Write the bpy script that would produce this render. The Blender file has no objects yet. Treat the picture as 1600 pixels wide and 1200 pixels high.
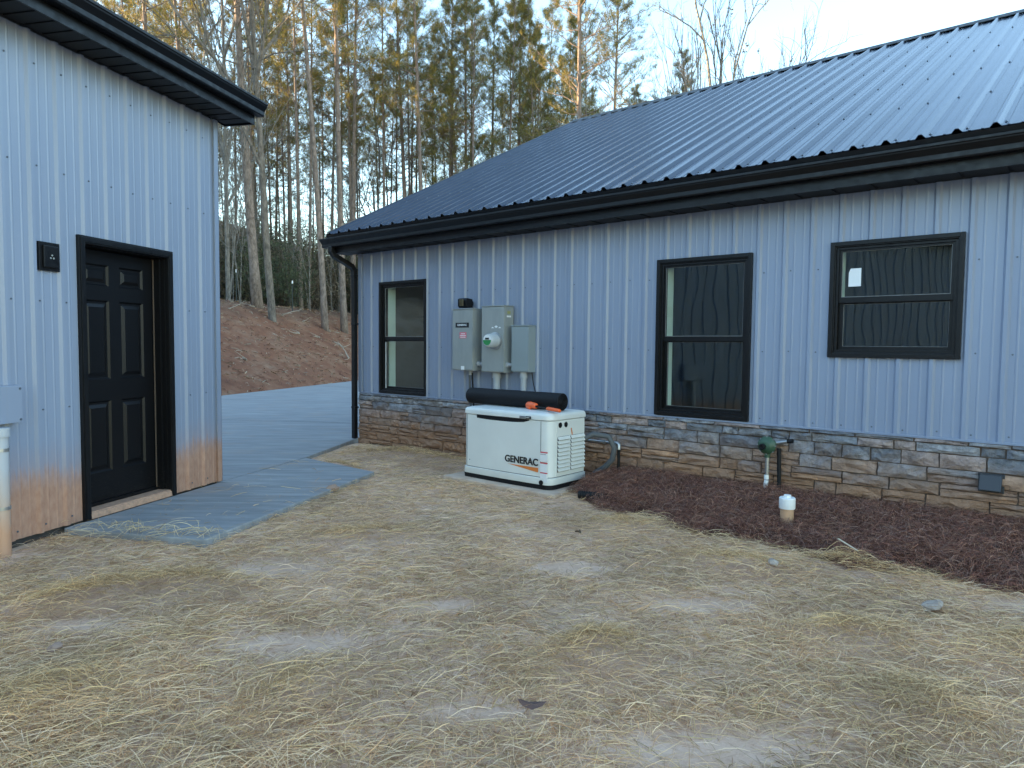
import bpy, bmesh, math, random
import numpy as np
from mathutils import Vector, Matrix
random.seed(7); rng = np.random.default_rng(7)
R = math.radians
SC = bpy.context.scene
COL = SC.collection

# ------------------------------------------------------------------ camera, sky, sun, exposure
cam = bpy.data.cameras.new('camera'); cam.sensor_width = 36.0; cam.sensor_fit = 'HORIZONTAL'
cam.lens = 1092.776 / 1600 * 36.0; cam.clip_start = 0.05; cam.clip_end = 2000
camo = bpy.data.objects.new('camera', cam); COL.objects.link(camo)
camo.location = (0, 0, 1.45)
camo.rotation_mode = 'XYZ'
_m = Matrix.Rotation(R(90 - 3.152), 4, 'X') @ Matrix.Rotation(R(0.527), 4, 'Z')
camo.rotation_euler = _m.to_euler('XYZ')
SC.camera = camo

SUN_EL = 6.5
SDIR = Vector((-0.99, 0.10, 0)).normalized()          # horizontal direction towards the sun
w = bpy.data.worlds.new('World'); SC.world = w; w.use_nodes = True
nt = w.node_tree; nt.nodes.clear()
sky = nt.nodes.new('ShaderNodeTexSky'); sky.sky_type = 'NISHITA'; sky.sun_disc = False
sky.sun_elevation = R(SUN_EL); sky.sun_rotation = math.atan2(SDIR.x, SDIR.y)
sky.altitude = 200; sky.air_density = 1.0; sky.dust_density = 0.0; sky.ozone_density = 1.3
bg = nt.nodes.new('ShaderNodeBackground'); bg.inputs[1].default_value = 0.15
wo = nt.nodes.new('ShaderNodeOutputWorld')
nt.links.new(sky.outputs[0], bg.inputs[0]); nt.links.new(bg.outputs[0], wo.inputs[0])
sl = bpy.data.lights.new('sun', 'SUN'); sl.energy = 4.0; sl.angle = R(0.5); sl.color = (1.0, 0.72, 0.40)
so = bpy.data.objects.new('sun', sl); COL.objects.link(so)
_sd = Vector((SDIR.x * math.cos(R(SUN_EL)), SDIR.y * math.cos(R(SUN_EL)), math.sin(R(SUN_EL))))
so.rotation_euler = _sd.to_track_quat('Z', 'Y').to_euler()
so.location = _sd * 50
SC.view_settings.view_transform = 'Standard'; SC.view_settings.look = 'None'
SC.view_settings.gamma = 1.0; SC.view_settings.exposure = 3.0
SC.view_settings.use_curve_mapping = False

# ------------------------------------------------------------------ frames of the two buildings
A1, D1, A2, D2 = R(-49.609), 6.539, R(13.298), -4.564
d1 = np.array([math.sin(A1), math.cos(A1)]); n1 = np.array([math.cos(A1), -math.sin(A1)])
d2 = np.array([math.sin(A2), math.cos(A2)]); n2 = np.array([math.cos(A2), -math.sin(A2)])
HM = Matrix.Translation((n1[0]*D1, n1[1]*D1, 0)) @ Matrix.Rotation(math.atan2(-d1[1], -d1[0]), 4, 'Z')   # house: X=-s, Y=into wall
GM = Matrix.Translation((n2[0]*D2, n2[1]*D2, 0)) @ Matrix.Rotation(math.atan2(d2[1], d2[0]), 4, 'Z')     # garage: X=s, Y=into wall
def W1(s, off, z=0.0):
    q = n1*(D1+off) + d1*s; return Vector((q[0], q[1], z))
def W2(s, off, z=0.0):
    q = n2*(D2+off) + d2*s; return Vector((q[0], q[1], z))

# ------------------------------------------------------------------ materials
MATS = {}
def mat(name, col=(0.5,0.5,0.5), rough=0.6, metal=0.0, spec=0.5, **k):
    m = bpy.data.materials.new(name); m.use_nodes = True; MATS[name] = m
    b = m.node_tree.nodes['Principled BSDF']
    b.inputs['Base Color'].default_value = (*col, 1); b.inputs['Roughness'].default_value = rough
    b.inputs['Metallic'].default_value = metal; b.inputs['Specular IOR Level'].default_value = spec
    for a, v in k.items(): b.inputs[a.replace('_', ' ')].default_value = v
    return m
class N:
    def __init__(s, m): s.t = m.node_tree; s.b = s.t.nodes['Principled BSDF']
    def n(s, typ, **k):
        x = s.t.nodes.new(typ)
        for a, v in k.items():
            if a.startswith('i_'):
                key = a[2:]; key = int(key) if key.isdigit() else key.replace('_', ' ')
                x.inputs[key].default_value = v
            else: setattr(x, a, v)
        return x
    def l(s, a, b): s.t.links.new(a, b)
    def coord(s, scale=(1,1,1), kind='pos'):
        if kind == 'pos': o = s.n('ShaderNodeNewGeometry').outputs['Position']
        else: o = s.n('ShaderNodeTexCoord').outputs['Object']
        mp = s.n('ShaderNodeMapping'); mp.inputs['Scale'].default_value = scale
        s.l(o, mp.inputs[0]); return mp.outputs[0]
    def noise(s, vec, scale, detail=4, rough=0.55):
        x = s.n('ShaderNodeTexNoise'); x.inputs['Scale'].default_value = scale
        x.inputs['Detail'].default_value = detail; x.inputs['Roughness'].default_value = rough
        s.l(vec, x.inputs['Vector']); return x.outputs[0]
    def ramp(s, f, pts):
        x = s.n('ShaderNodeValToRGB'); cr = x.color_ramp
        while len(cr.elements) < len(pts): cr.elements.new(0.5)
        for e, (p, c) in zip(cr.elements, pts):
            e.position = p; e.color = (*c, 1) if len(c) == 3 else c
        s.l(f, x.inputs[0]); return x.outputs[0]
    def mix(s, f, a, b, mode='MIX'):
        x = s.n('ShaderNodeMix', data_type='RGBA', blend_type=mode)
        for sock, v in ((x.inputs[0], f), (x.inputs[6], a), (x.inputs[7], b)):
            if isinstance(v, (int, float)): sock.default_value = v
            elif isinstance(v, tuple): sock.default_value = (*v, 1)
            else: s.l(v, sock)
        return x.outputs[2]
    def math(s, op, a, b=0.0, clamp=False):
        x = s.n('ShaderNodeMath', operation=op, use_clamp=clamp)
        for sock, v in ((x.inputs[0], a), (x.inputs[1], b)):
            if isinstance(v, (int, float)): sock.default_value = v
            else: s.l(v, sock)
        return x.outputs[0]
    def bump(s, h, strength=0.3, dist=0.01):
        x = s.n('ShaderNodeBump'); x.inputs['Strength'].default_value = strength
        x.inputs['Distance'].default_value = dist; s.l(h, x.inputs['Height'])
        s.l(x.outputs[0], s.b.inputs['Normal'])
    def col(s, c): s.l(c, s.b.inputs['Base Color'])
G3 = lambda v: (v, v, v)

def siding_mat(name, clay):
    m = mat(name, (0.33, 0.37, 0.43), 0.36, 0.0, 0.5); a = N(m)
    v = a.coord((1, 1, 0.25)); f = a.noise(v, 1.6, 3)
    base = a.ramp(f, [(0.3, (0.228, 0.268, 0.355)), (0.7, (0.256, 0.298, 0.385))])
    sv = a.coord((14, 14, 0.7)); sf = a.noise(sv, 2.2, 4)
    base = a.mix(a.math('MULTIPLY', a.ramp(sf, [(0.56, G3(0)), (0.75, G3(1))]), 0.22), base, (0.25, 0.27, 0.29))
    if clay:
        z = a.n('ShaderNodeSeparateXYZ'); a.l(a.n('ShaderNodeNewGeometry').outputs['Position'], z.inputs[0])
        n1_ = a.noise(a.coord((1.5, 1.5, 0.6)), 2.0, 3); n2_ = a.noise(a.coord((22, 22, 2.0)), 2.5, 3)
        hz = a.math('ADD', a.math('MULTIPLY', n1_, 0.30), a.math('MULTIPLY', n2_, 0.22))
        lev = a.math('SUBTRACT', a.math('ADD', z.outputs[2], -0.06), hz)
        k = a.ramp(lev, [(0.02, G3(1)), (0.11, G3(0.75)), (0.2, G3(0.22)), (0.38, G3(0))])
        cl = a.ramp(a.noise(a.coord((6, 6, 3)), 5, 4), [(0.3, (0.36, 0.17, 0.09)), (0.75, (0.47, 0.26, 0.16))])
        base = a.mix(a.math('MULTIPLY', k, 0.88), base, cl)
        a.l(a.math('ADD', 0.36, a.math('MULTIPLY', k, 0.45)), a.b.inputs['Roughness'])
    a.col(base)
    a.bump(a.noise(a.coord((1.2, 1.2, 0.5)), 2.5, 2), 0.25, 0.02)
    return m
M_side = siding_mat('house_siding_paint', False)
M_sideG = siding_mat('garage_siding_paint', True)
M_roof = mat('roof_paint', (0.135, 0.15, 0.18), 0.2, 0.05, 0.48)
a = N(M_roof); a.col(a.ramp(a.noise(a.coord((2, 2, 2)), 1.3, 5), [(0.3, (0.035, 0.048, 0.075)), (0.7, (0.05, 0.063, 0.093))]))
a.bump(a.noise(a.coord((1, 1, 1)), 3, 2), 0.15, 0.01)
M_blk = mat('black_trim', (0.004, 0.004, 0.005), 0.38, spec=0.32)
a = N(M_blk); a.l(a.ramp(a.noise(a.coord((3, 3, 3)), 6, 5), [(0.3, G3(0.28)), (0.7, G3(0.55))]), a.b.inputs['Roughness'])
M_sof = mat('black_soffit', (0.005, 0.005, 0.006), 0.55, spec=0.25)
M_door = mat('black_door_paint', (0.003, 0.003, 0.004), 0.42, spec=0.3)
a = N(M_door)
z = a.n('ShaderNodeSeparateXYZ'); a.l(a.n('ShaderNodeNewGeometry').outputs['Position'], z.inputs[0])
sm = a.noise(a.coord((4, 4, 40)), 6, 5, 0.7)
k = a.math('MULTIPLY', a.ramp(sm, [(0.56, G3(0)), (0.68, G3(1))]), a.ramp(z.outputs[2], [(0.1, G3(0.6)), (0.42, G3(0.02))]))
a.col(a.mix(k, (0.003, 0.003, 0.004), (0.07, 0.06, 0.05)))
M_dry = mat('interior_paint', (0.80, 0.83, 0.76), 0.9)
M_dark = mat('dark_interior', (0.10, 0.10, 0.10), 0.9)
M_bead = mat('glazing_bead', (0.22, 0.22, 0.215), 0.5)
M_screw = mat('screw_head', (0.12, 0.14, 0.17), 0.5, 0.4)
M_galv = mat('galvanised_steel', (0.42, 0.43, 0.44), 0.35, 0.8)
M_grey = mat('grey_enclosure_paint', (0.27, 0.29, 0.28), 0.45)
a = N(M_grey); a.col(a.ramp(a.noise(a.coord((3, 3, 1)), 3, 4), [(0.3, (0.25, 0.27, 0.265)), (0.7, (0.30, 0.315, 0.305))]))
M_grey2 = mat('grey_enclosure_bluish', (0.25, 0.29, 0.30), 0.45)
M_pvc = mat('grey_pvc', (0.36, 0.38, 0.40), 0.5)
M_pvcG = mat('painted_pvc', (0.5, 0.5, 0.5), 0.5)
a = N(M_pvcG); z = a.n('ShaderNodeSeparateXYZ'); a.l(a.n('ShaderNodeNewGeometry').outputs['Position'], z.inputs[0])
a.col(a.ramp(a.math('ADD', z.outputs[2], a.math('MULTIPLY', a.noise(a.coord((8, 8, 3)), 3), 0.15)), [(0.22, (0.48, 0.27, 0.17)), (0.42, (0.46, 0.36, 0.30)), (0.66, (0.42, 0.44, 0.47))]))
M_gen = mat('cream_white_powder_coat', (0.70, 0.71, 0.67), 0.42)
a = N(M_gen); a.col(a.ramp(a.noise(a.coord((1, 1, 1)), 2.5, 5), [(0.3, (0.66, 0.67, 0.64)), (0.7, (0.73, 0.74, 0.705))]))
a.bump(a.noise(a.coord(), 180, 2), 0.08, 0.001)
M_wht = mat('white_pvc', (0.80, 0.81, 0.80), 0.45)
M_lbl = mat('white_label', (0.75, 0.76, 0.76), 0.5)
M_red = mat('red_label', (0.55, 0.06, 0.08), 0.5)
M_pink = mat('faded_red_print', (0.62, 0.16, 0.20), 0.5)
M_org = mat('orange_print', (0.66, 0.19, 0.04), 0.5)
M_handle = mat('orange_grip', (0.85, 0.13, 0.03), 0.45)
M_print = mat('black_print', (0.01, 0.01, 0.012), 0.5)
M_rub = mat('black_rubber', (0.006, 0.006, 0.007), 0.6, spec=.3)
M_roll = mat('black_fabric', (0.006, 0.006, 0.008), 0.7, spec=.3)
a = N(M_roll); a.bump(a.noise(a.coord((1, 1, 1)), 60, 3), 0.3, 0.004)
M_hose = mat('grey_flex_conduit', (0.09, 0.095, 0.10), 0.6)
M_grn = mat('green_regulator_paint', (0.035, 0.085, 0.05), 0.45)
M_meterg = mat('meter_green', (0.02, 0.22, 0.06), 0.5)
M_glassy = mat('meter_glass', (0.45, 0.48, 0.50), 0.12)
M_vent = mat('charcoal_vent_plastic', (0.035, 0.037, 0.042), 0.5)
M_led = mat('brass_lens', (0.16, 0.13, 0.07), 0.3)
M_thr = mat('threshold_wood', (0.46, 0.27, 0.17), 0.8)
a = N(M_thr); a.col(a.ramp(a.noise(a.coord((5, 5, 5)), 6, 5), [(0.3, (0.33, 0.20, 0.14)), (0.6, (0.50, 0.29, 0.19)), (0.8, (0.30, 0.28, 0.22))]))

M_glass = bpy.data.materials.new('window_glass'); M_glass.use_nodes = True
t = M_glass.node_tree; t.nodes.clear()
o_ = t.nodes.new('ShaderNodeOutputMaterial'); mx = t.nodes.new('ShaderNodeMixShader')
tr = t.nodes.new('ShaderNodeBsdfTransparent'); tr.inputs[0].default_value = (0.80, 0.90, 0.87, 1)
gl = t.nodes.new('ShaderNodeBsdfGlossy'); gl.inputs['Roughness'].default_value = 0.0; gl.inputs[0].default_value = (0.86, 0.97, 1, 1)
fr = t.nodes.new('ShaderNodeFresnel'); fr.inputs[0].default_value = 1.75
geo = t.nodes.new('ShaderNodeNewGeometry'); no_ = t.nodes.new('ShaderNodeTexNoise'); no_.inputs['Scale'].default_value = 1.7; no_.inputs['Detail'].default_value = 1
bp = t.nodes.new('ShaderNodeBump'); bp.inputs['Strength'].default_value = 0.22; bp.inputs['Distance'].default_value = 0.02
t.links.new(geo.outputs['Position'], no_.inputs[0]); t.links.new(no_.outputs[0], bp.inputs['Height']); t.links.new(bp.outputs[0], gl.inputs['Normal'])
im = t.nodes.new('ShaderNodeMapRange'); im.inputs['To Min'].default_value = 1.75; im.inputs['To Max'].default_value = 1/1.75
t.links.new(geo.outputs['Backfacing'], im.inputs[0]); t.links.new(im.outputs[0], fr.inputs[0])
t.links.new(fr.outputs[0], mx.inputs[0]); t.links.new(tr.outputs[0], mx.inputs[1]); t.links.new(gl.outputs[0], mx.inputs[2]); t.links.new(mx.outputs[0], o_.inputs[0])

M_conc = mat('broomed_concrete', (0.3, 0.3, 0.3), 0.75); a = N(M_conc)
v = a.coord((1, 1, 1))
big = a.noise(v, 0.7, 5, 0.6); rot = a.n('ShaderNodeMapping'); rot.inputs['Rotation'].default_value = (0, 0, R(-8)); rot.inputs['Scale'].default_value = (0.6, 5, 1)
a.l(a.n('ShaderNodeNewGeometry').outputs['Position'], rot.inputs[0]); st = a.noise(rot.outputs[0], 2.0, 5, 0.65)
c = a.ramp(big, [(0.3, (0.20, 0.21, 0.215)), (0.7, (0.29, 0.30, 0.305))])
c = a.mix(0.55, c, a.ramp(st, [(0.32, (0.19, 0.19, 0.195)), (0.5, (0.28, 0.28, 0.285)), (0.72, (0.46, 0.46, 0.465))]))
c = a.mix(a.ramp(a.noise(v, 1.9, 5, 0.7), [(0.52, G3(0)), (0.75, G3(0.45))]), c, (0.38, 0.27, 0.20))
a.col(c); a.bump(st, 0.35, 0.004)
M_joint = mat('dark_joint', (0.12, 0.125, 0.13), 0.9)  # dark grey for the flat strips along the slab joints
M_pad = mat('pad_concrete', (0.5, 0.42, 0.35), 0.85); a = N(M_pad)
a.col(a.ramp(a.noise(a.coord(), 7, 5), [(0.3, (0.46, 0.32, 0.23)), (0.7, (0.58, 0.45, 0.35))])); a.bump(a.noise(a.coord(), 60, 3), 0.4, 0.004)

M_soil = mat('clay_soil', (0.3, 0.2, 0.15), 0.95, spec=0.2); a = N(M_soil)
v = a.coord(); c = a.ramp(a.noise(v, 2.2, 6, 0.6), [(0.28, (0.50, 0.31, 0.20)), (0.5, (0.66, 0.44, 0.315)), (0.75, (0.78, 0.56, 0.43))])
c = a.mix(a.ramp(a.noise(v, 28, 4, 0.7), [(0.5, G3(0)), (0.8, G3(0.6))]), c, (0.38, 0.235, 0.165))
sep = a.n('ShaderNodeSeparateXYZ'); a.l(v, sep.inputs[0])
# leaf and clay covered bank beyond the driveway
bank = a.ramp(a.noise(v, 0.9, 8, 0.72), [(0.3, (0.13, 0.055, 0.035)), (0.48, (0.22, 0.095, 0.055)), (0.62, (0.27, 0.15, 0.095)), (0.78, (0.36, 0.23, 0.15))])
bank = a.mix(a.ramp(a.noise(v, 9, 5, 0.75), [(0.45, G3(0)), (0.75, G3(0.7))]), bank, (0.12, 0.07, 0.05))
fy = a.ramp(a.math('MULTIPLY', sep.outputs[1], 0.02), [(0.24, G3(0)), (0.32, G3(1))])
c = a.mix(fy, c, bank)
hz = a.math('ADD', a.math('MULTIPLY', sep.outputs[2], 0.2), a.math('MULTIPLY', a.noise(v, 0.8, 4), 0.3))
duff = a.ramp(a.noise(v, 5, 6, 0.7), [(0.3, (0.06, 0.04, 0.03)), (0.6, (0.13, 0.085, 0.06)), (0.8, (0.20, 0.15, 0.11))])
c = a.mix(a.ramp(hz, [(0.62, G3(0)), (0.86, G3(1))]), c, duff)
a.col(c); a.bump(a.math('ADD', a.noise(v, 14, 6, 0.7), a.math('MULTIPLY', a.noise(v, 90, 3), 0.3)), 0.6, 0.018)

def attr_mat(name, rough=0.8, transl=0.0, spec=0.3, mult=(1, 1, 1)):
    m = mat(name, (0.3, 0.3, 0.3), rough, spec=spec); a = N(m)
    at = a.n('ShaderNodeAttribute', attribute_name='col'); a.col(at.outputs['Color'])
    if transl:
        tl = a.n('ShaderNodeBsdfTranslucent'); a.l(at.outputs['Color'], tl.inputs[0])
        mx = a.n('ShaderNodeMixShader', i_0=transl)
        a.l(a.b.outputs[0], mx.inputs[1]); a.l(tl.outputs[0], mx.inputs[2])
        a.l(mx.outputs[0], a.t.nodes['Material Output'].inputs[0])
    return m
M_straw = attr_mat('dry_straw', 0.65, 0.15)
M_needle = attr_mat('pine_straw', 0.75)
M_fol = attr_mat('pine_foliage', 0.6, 0.3)
M_leaf = attr_mat('brush_foliage', 0.7, 0.25)
M_stone = mat('split_stone', (0.3, 0.3, 0.3), 0.85, spec=0.3); a = N(M_stone)
oi = a.n('ShaderNodeObjectInfo'); v = a.coord()
zz = a.n('ShaderNodeSeparateXYZ'); a.l(v, zz.inputs[0])
f1 = a.noise(v, 9, 6, 0.65); cc = a.mix(1.0, oi.outputs['Color'], a.ramp(f1, [(0.25, G3(0.4)), (0.5, G3(1.0)), (0.75, G3(1.65))]), 'MULTIPLY')
cc = a.mix(a.ramp(a.noise(v, 4, 4, 0.6), [(0.5, G3(0)), (0.75, G3(0.45))]), cc, (0.30, 0.23, 0.18))
# red clay splashed up from the ground
lv = a.math('ADD', zz.outputs[2], a.math('MULTIPLY', a.noise(v, 3, 5, 0.65), -0.45))
cc = a.mix(a.ramp(lv, [(0.0, G3(0.85)), (0.16, G3(0.5)), (0.38, G3(0))]), cc, (0.35, 0.195, 0.115))
a.col(cc); a.bump(a.math('ADD', a.noise(v, 22, 7, 0.7), a.math('MULTIPLY', a.noise(v, 5, 3), 1.2)), 1.0, 0.035)
M_mortar = mat('mortar', (0.15, 0.11, 0.09), 0.95, spec=0.1)

def bark(name, c1, c2, c3):
    m = mat(name, c2, 0.9, spec=0.2); a = N(m); v = a.coord((1, 1, 0.45), 'obj')
    a.col(a.ramp(a.noise(v, 9, 5, 0.7), [(0.3, c1), (0.5, c2), (0.75, c3)])); a.bump(a.noise(v, 14, 4, 0.7), 1.0, 0.05); return m
M_pbark = bark('pine_bark', (0.08, 0.062, 0.052), (0.20, 0.155, 0.13), (0.34, 0.27, 0.23))
M_gbark = bark('grey_bark', (0.075, 0.07, 0.062), (0.17, 0.155, 0.14), (0.32, 0.30, 0.27))
M_dbark = bark('dark_bark', (0.06, 0.052, 0.045), (0.145, 0.12, 0.10), (0.25, 0.215, 0.18))

# ------------------------------------------------------------------ mesh helpers
class MB:
    def __init__(s): s.v = []; s.f = []; s.m = []; s.cur = 0
    def add(s, vs, fs):
        o = len(s.v); s.v += [tuple(p) for p in vs]
        for f in fs: s.f.append([i+o for i in f]); s.m.append(s.cur)
        return s
    def box(s, x0, x1, y0, y1, z0, z1):
        return s.add([(x0,y0,z0),(x1,y0,z0),(x1,y1,z0),(x0,y1,z0),(x0,y0,z1),(x1,y0,z1),(x1,y1,z1),(x0,y1,z1)],
                     [(0,3,2,1),(4,5,6,7),(0,1,5,4),(1,2,6,5),(2,3,7,6),(3,0,4,7)])
    def prism(s, poly, axis, a0, a1):        # poly in the two other axes, extruded along axis
        n = len(poly)
        def P(p, a):
            return {'x': (a, p[0], p[1]), 'y': (p[0], a, p[1]), 'z': (p[0], p[1], a)}[axis]
        vs = [P(p, a0) for p in poly] + [P(p, a1) for p in poly]
        fs = [list(range(n))[::-1], list(range(n, 2*n))] + [[i, (i+1) % n, n+(i+1) % n, n+i] for i in range(n)]
        return s.add(vs, fs)
    def tube(s, pts, rad, seg=8, caps=True):
        pts = [Vector(p) for p in pts]; n = len(pts)
        if not hasattr(rad, '__len__'): rad = [rad]*n
        vs = []; up = None
        for i, p in enumerate(pts):
            t = (pts[min(i+1, n-1)] - pts[max(i-1, 0)]).normalized()
            if up is None:
                up = Vector((0,0,1)) if abs(t.z) < 0.9 else Vector((1,0,0))
            u = (up - t*up.dot(t)).normalized(); v = t.cross(u); up = u
            for k in range(seg):
                a = 2*math.pi*k/seg; vs.append(p + (u*math.cos(a) + v*math.sin(a))*rad[i])
        fs = [[i*seg+k, i*seg+(k+1) % seg, (i+1)*seg+(k+1) % seg, (i+1)*seg+k] for i in range(n-1) for k in range(seg)]
        if caps: fs += [list(range(seg))[::-1], [(n-1)*seg+k for k in range(seg)]]
        return s.add(vs, fs)
    def lathe(s, prof, origin=(0,0,0), axis='z', seg=20):   # prof: (r, h)
        o = Vector(origin); vs = []
        for r, h in prof:
            for k in range(seg):
                a = 2*math.pi*k/seg; c, q = r*math.cos(a), r*math.sin(a)
                p = {'z': (c, q, h), 'y': (c, h, q), 'x': (h, c, q)}[axis]
                vs.append(o + Vector(p))
        n = len(prof)
        fs = [[i*seg+k, i*seg+(k+1) % seg, (i+1)*seg+(k+1) % seg, (i+1)*seg+k] for i in range(n-1) for k in range(seg)]
        fs += [list(range(seg))[::-1], [(n-1)*seg+k for k in range(seg)]]
        return s.add(vs, fs)
    def mesh(s, name):
        me = bpy.data.meshes.new(name); me.from_pydata(s.v, [], s.f); return me
    def build(s, name, m, parent=None, smooth=False, bevel=0, recalc=True):
        me = s.mesh(name)
        if recalc:
            bm = bmesh.new(); bm.from_mesh(me)
            if bevel:
                ed = [e for e in bm.edges if len(e.link_faces) == 2 and e.calc_face_angle(0) > 0.5]
                bmesh.ops.bevel(bm, geom=ed, offset=bevel, segments=2, affect='EDGES', profile=0.6)
            bmesh.ops.recalc_face_normals(bm, faces=bm.faces); bm.to_mesh(me); bm.free()
        ms = m if isinstance(m, list) else [m]
        for q in ms: me.materials.append(q)
        if smooth:
            me.shade_smooth()
            try: me.set_sharp_from_angle(angle=R(38))
            except Exception: pass
        return link(name, me, parent)
def link(name, me, parent=None):
    o = bpy.data.objects.new(name, me); COL.objects.link(o)
    if parent is not None: o.parent = parent
    return o
def npmesh(name, V, F, m, cols=None, parent=None):
    """V (n,3); F (k,3|4) arrays; cols per-vertex (n,3)"""
    me = bpy.data.meshes.new(name); k = F.shape[1]
    me.vertices.add(len(V)); me.vertices.foreach_set('co', V.astype(np.float32).ravel())
    me.loops.add(F.size); me.loops.foreach_set('vertex_index', F.astype(np.int32).ravel())
    me.polygons.add(len(F)); me.polygons.foreach_set('loop_start', np.arange(0, F.size, k, dtype=np.int32))
    me.update(calc_edges=True)
    if cols is not None:
        at = me.color_attributes.new('col', 'FLOAT_COLOR', 'POINT')
        c4 = np.ones((len(V), 4), np.float32); c4[:, :3] = cols; at.data.foreach_set('color', c4.ravel())
    if m: me.materials.append(m)
    return link(name, me, parent)
def thing(name, label, cat, M=None, group=None, kind=None):
    o = bpy.data.objects.new(name, None); o.empty_display_size = 0.1; COL.objects.link(o)
    if M is not None: o.matrix_world = M
    return tag(o, label, cat, group)
def tag(o, label=None, cat=None, group=None, kind=None):
    if label: o['label'] = label
    if cat: o['category'] = cat
    if group: o['group'] = group
    if kind: o['kind'] = kind
    return o
T = Matrix.Translation

# ------------------------------------------------------------------ terrain
def smooth(t): t = np.clip(t, 0, 1); return t*t*(3-2*t)
def fbm(x, y, s=1.0, seed=0):
    r = 0
    for i in range(4):
        k = s*2**i; ph = seed*1.7+i*2.3
        r = r + (np.sin(x*k*1.3+ph+1.1*np.sin(y*k*0.9+ph)) * np.cos(y*k*1.1-ph+1.3*np.sin(x*k*0.7)))/2**i
    return r/1.9
def bank_t(x, y):
    t1 = -((x+7.94)*0.978 - (y-18.6)*0.208) - np.maximum(0, 14-y)*0.75
    t2 = y - 46.0
    return np.maximum(t1, t2)
def terr(x, y):
    x = np.asarray(x, float); y = np.asarray(y, float)
    t = bank_t(x, y)
    h = 3.55*np.clip(t/6.6, 0, 1)**1.0
    e = np.clip((t-5.6)/2.0, 0, 1); h = np.where(t > 5.6, 3.55*5.6/6.6 + 0.54*(e - e*e/2)*2.0*0.55 + 0, h)
    h = h + 0.055*np.clip(t-7, 0, 60)
    h = h + np.where(t > 0, 1, 0)*0.10*fbm(x, y, 0.8, 3)*np.clip(t/2, 0, 1)
    q = x*SDIR.x + y*SDIR.y
    h = h + 14.8*smooth((q-34)/26)  # unseen hill added on the sun side to keep the yard in shade
    near = -0.03 + 0.018*fbm(x, y, 1.6, 1)
    near = near + 0.12*smooth((off1(x, y)+1.5)/1.4)*smooth((s1f(x, y)*-1+4.3)/0.5)*(off1(x, y) < 1)
    h = h + np.where(t < 0.5, near, near)
    return h
def s1f(x, y): return x*d1[0] + y*d1[1]
def off1(x, y): return x*n1[0] + y*n1[1] - D1
def s2f(x, y): return x*d2[0] + y*d2[1]
def off2(x, y): return x*n2[0] + y*n2[1] - D2
def tz(x, y): return float(terr(x, y))

def axis_pts(a, b, fine, lo, hi):
    mid = list(np.arange(a, b+1e-6, fine)); st = fine; l = []; p = a
    while p > lo: st *= 1.09; p -= st; l.append(p)
    st = fine; r = []; p = b
    while p < hi: st *= 1.09; p += st; r.append(p)
    return np.array(l[::-1]+mid+r)
gx = axis_pts(-9, 7, 0.11, -420, 420); gy = axis_pts(1.5, 12, 0.11, -420, 480)
gx2 = np.unique(np.concatenate([gx, np.arange(-30, -9, 0.5)])); gy2 = np.unique(np.concatenate([gy, np.arange(12, 50, 0.5)]))
X, Y = np.meshgrid(gx2, gy2); Z = terr(X, Y)
nx, ny = len(gx2), len(gy2)
idx = np.arange(nx*ny).reshape(ny, nx)
F = np.stack([idx[:-1,:-1], idx[:-1,1:], idx[1:,1:], idx[1:,:-1]], -1).reshape(-1, 4)
g = npmesh('ground', np.stack([X, Y, Z], -1).reshape(-1, 3), F, M_soil); g.data.shade_smooth(); tag(g, kind='structure')

# ------------------------------------------------------------------ driveway and walkway
def slab(name, pts, z0, z1, m=M_conc, parent=None, bevel=0.012):
    b = MB(); b.prism([(p[0], p[1]) for p in pts], 'z', z0, z1); return b.build(name, m, parent, bevel=bevel)
dw = [W2(6.285, -0.005), W2(7.90, 0.03), W1(8.565, -0.13), W1(8.575, 0.02), W1(8.575, 14), (14, 45.5), (-2.3, 45.5), (-7.95, 18.6), (-9.9, 11.5), W2(6.285, -7.2)]
tag(slab('driveway', dw, -0.12, 0.020), kind='structure')
wk = [W2(4.36, 0.012), W2(4.36, 1.25), W2(6.24, 1.27), W2(6.24, 0.012)]
tag(slab('walkway', wk, -0.12, 0.022), kind='structure')
wk2 = [W2(6.255, 0.008), W2(6.255, 1.27), W2(7.22, 1.28), W2(7.88, 0.05)]
tag(slab('walkway', wk2, -0.12, 0.022), kind='structure')
for k, (p, q) in enumerate([((-2.3, 12.5), (-9.3, 13.6)), ((-1.0, 16.5), (-8.3, 17.8)), ((3, 22), (-6.9, 23.4)), ((5, 29), (-5.4, 30.3))]):
    p = Vector((*p, 0)); q = Vector((*q, 0)); t = (q-p).normalized(); nrm = Vector((-t.y, t.x, 0))*0.012
    b = MB(); b.add([p-nrm+Vector((0,0,.0225)), p+nrm+Vector((0,0,.0225)), q+nrm+Vector((0,0,.0225)), q-nrm+Vector((0,0,.0225))], [(0,1,2,3)])
    tag(b.build('control_joint', M_joint), kind='structure')

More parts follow.
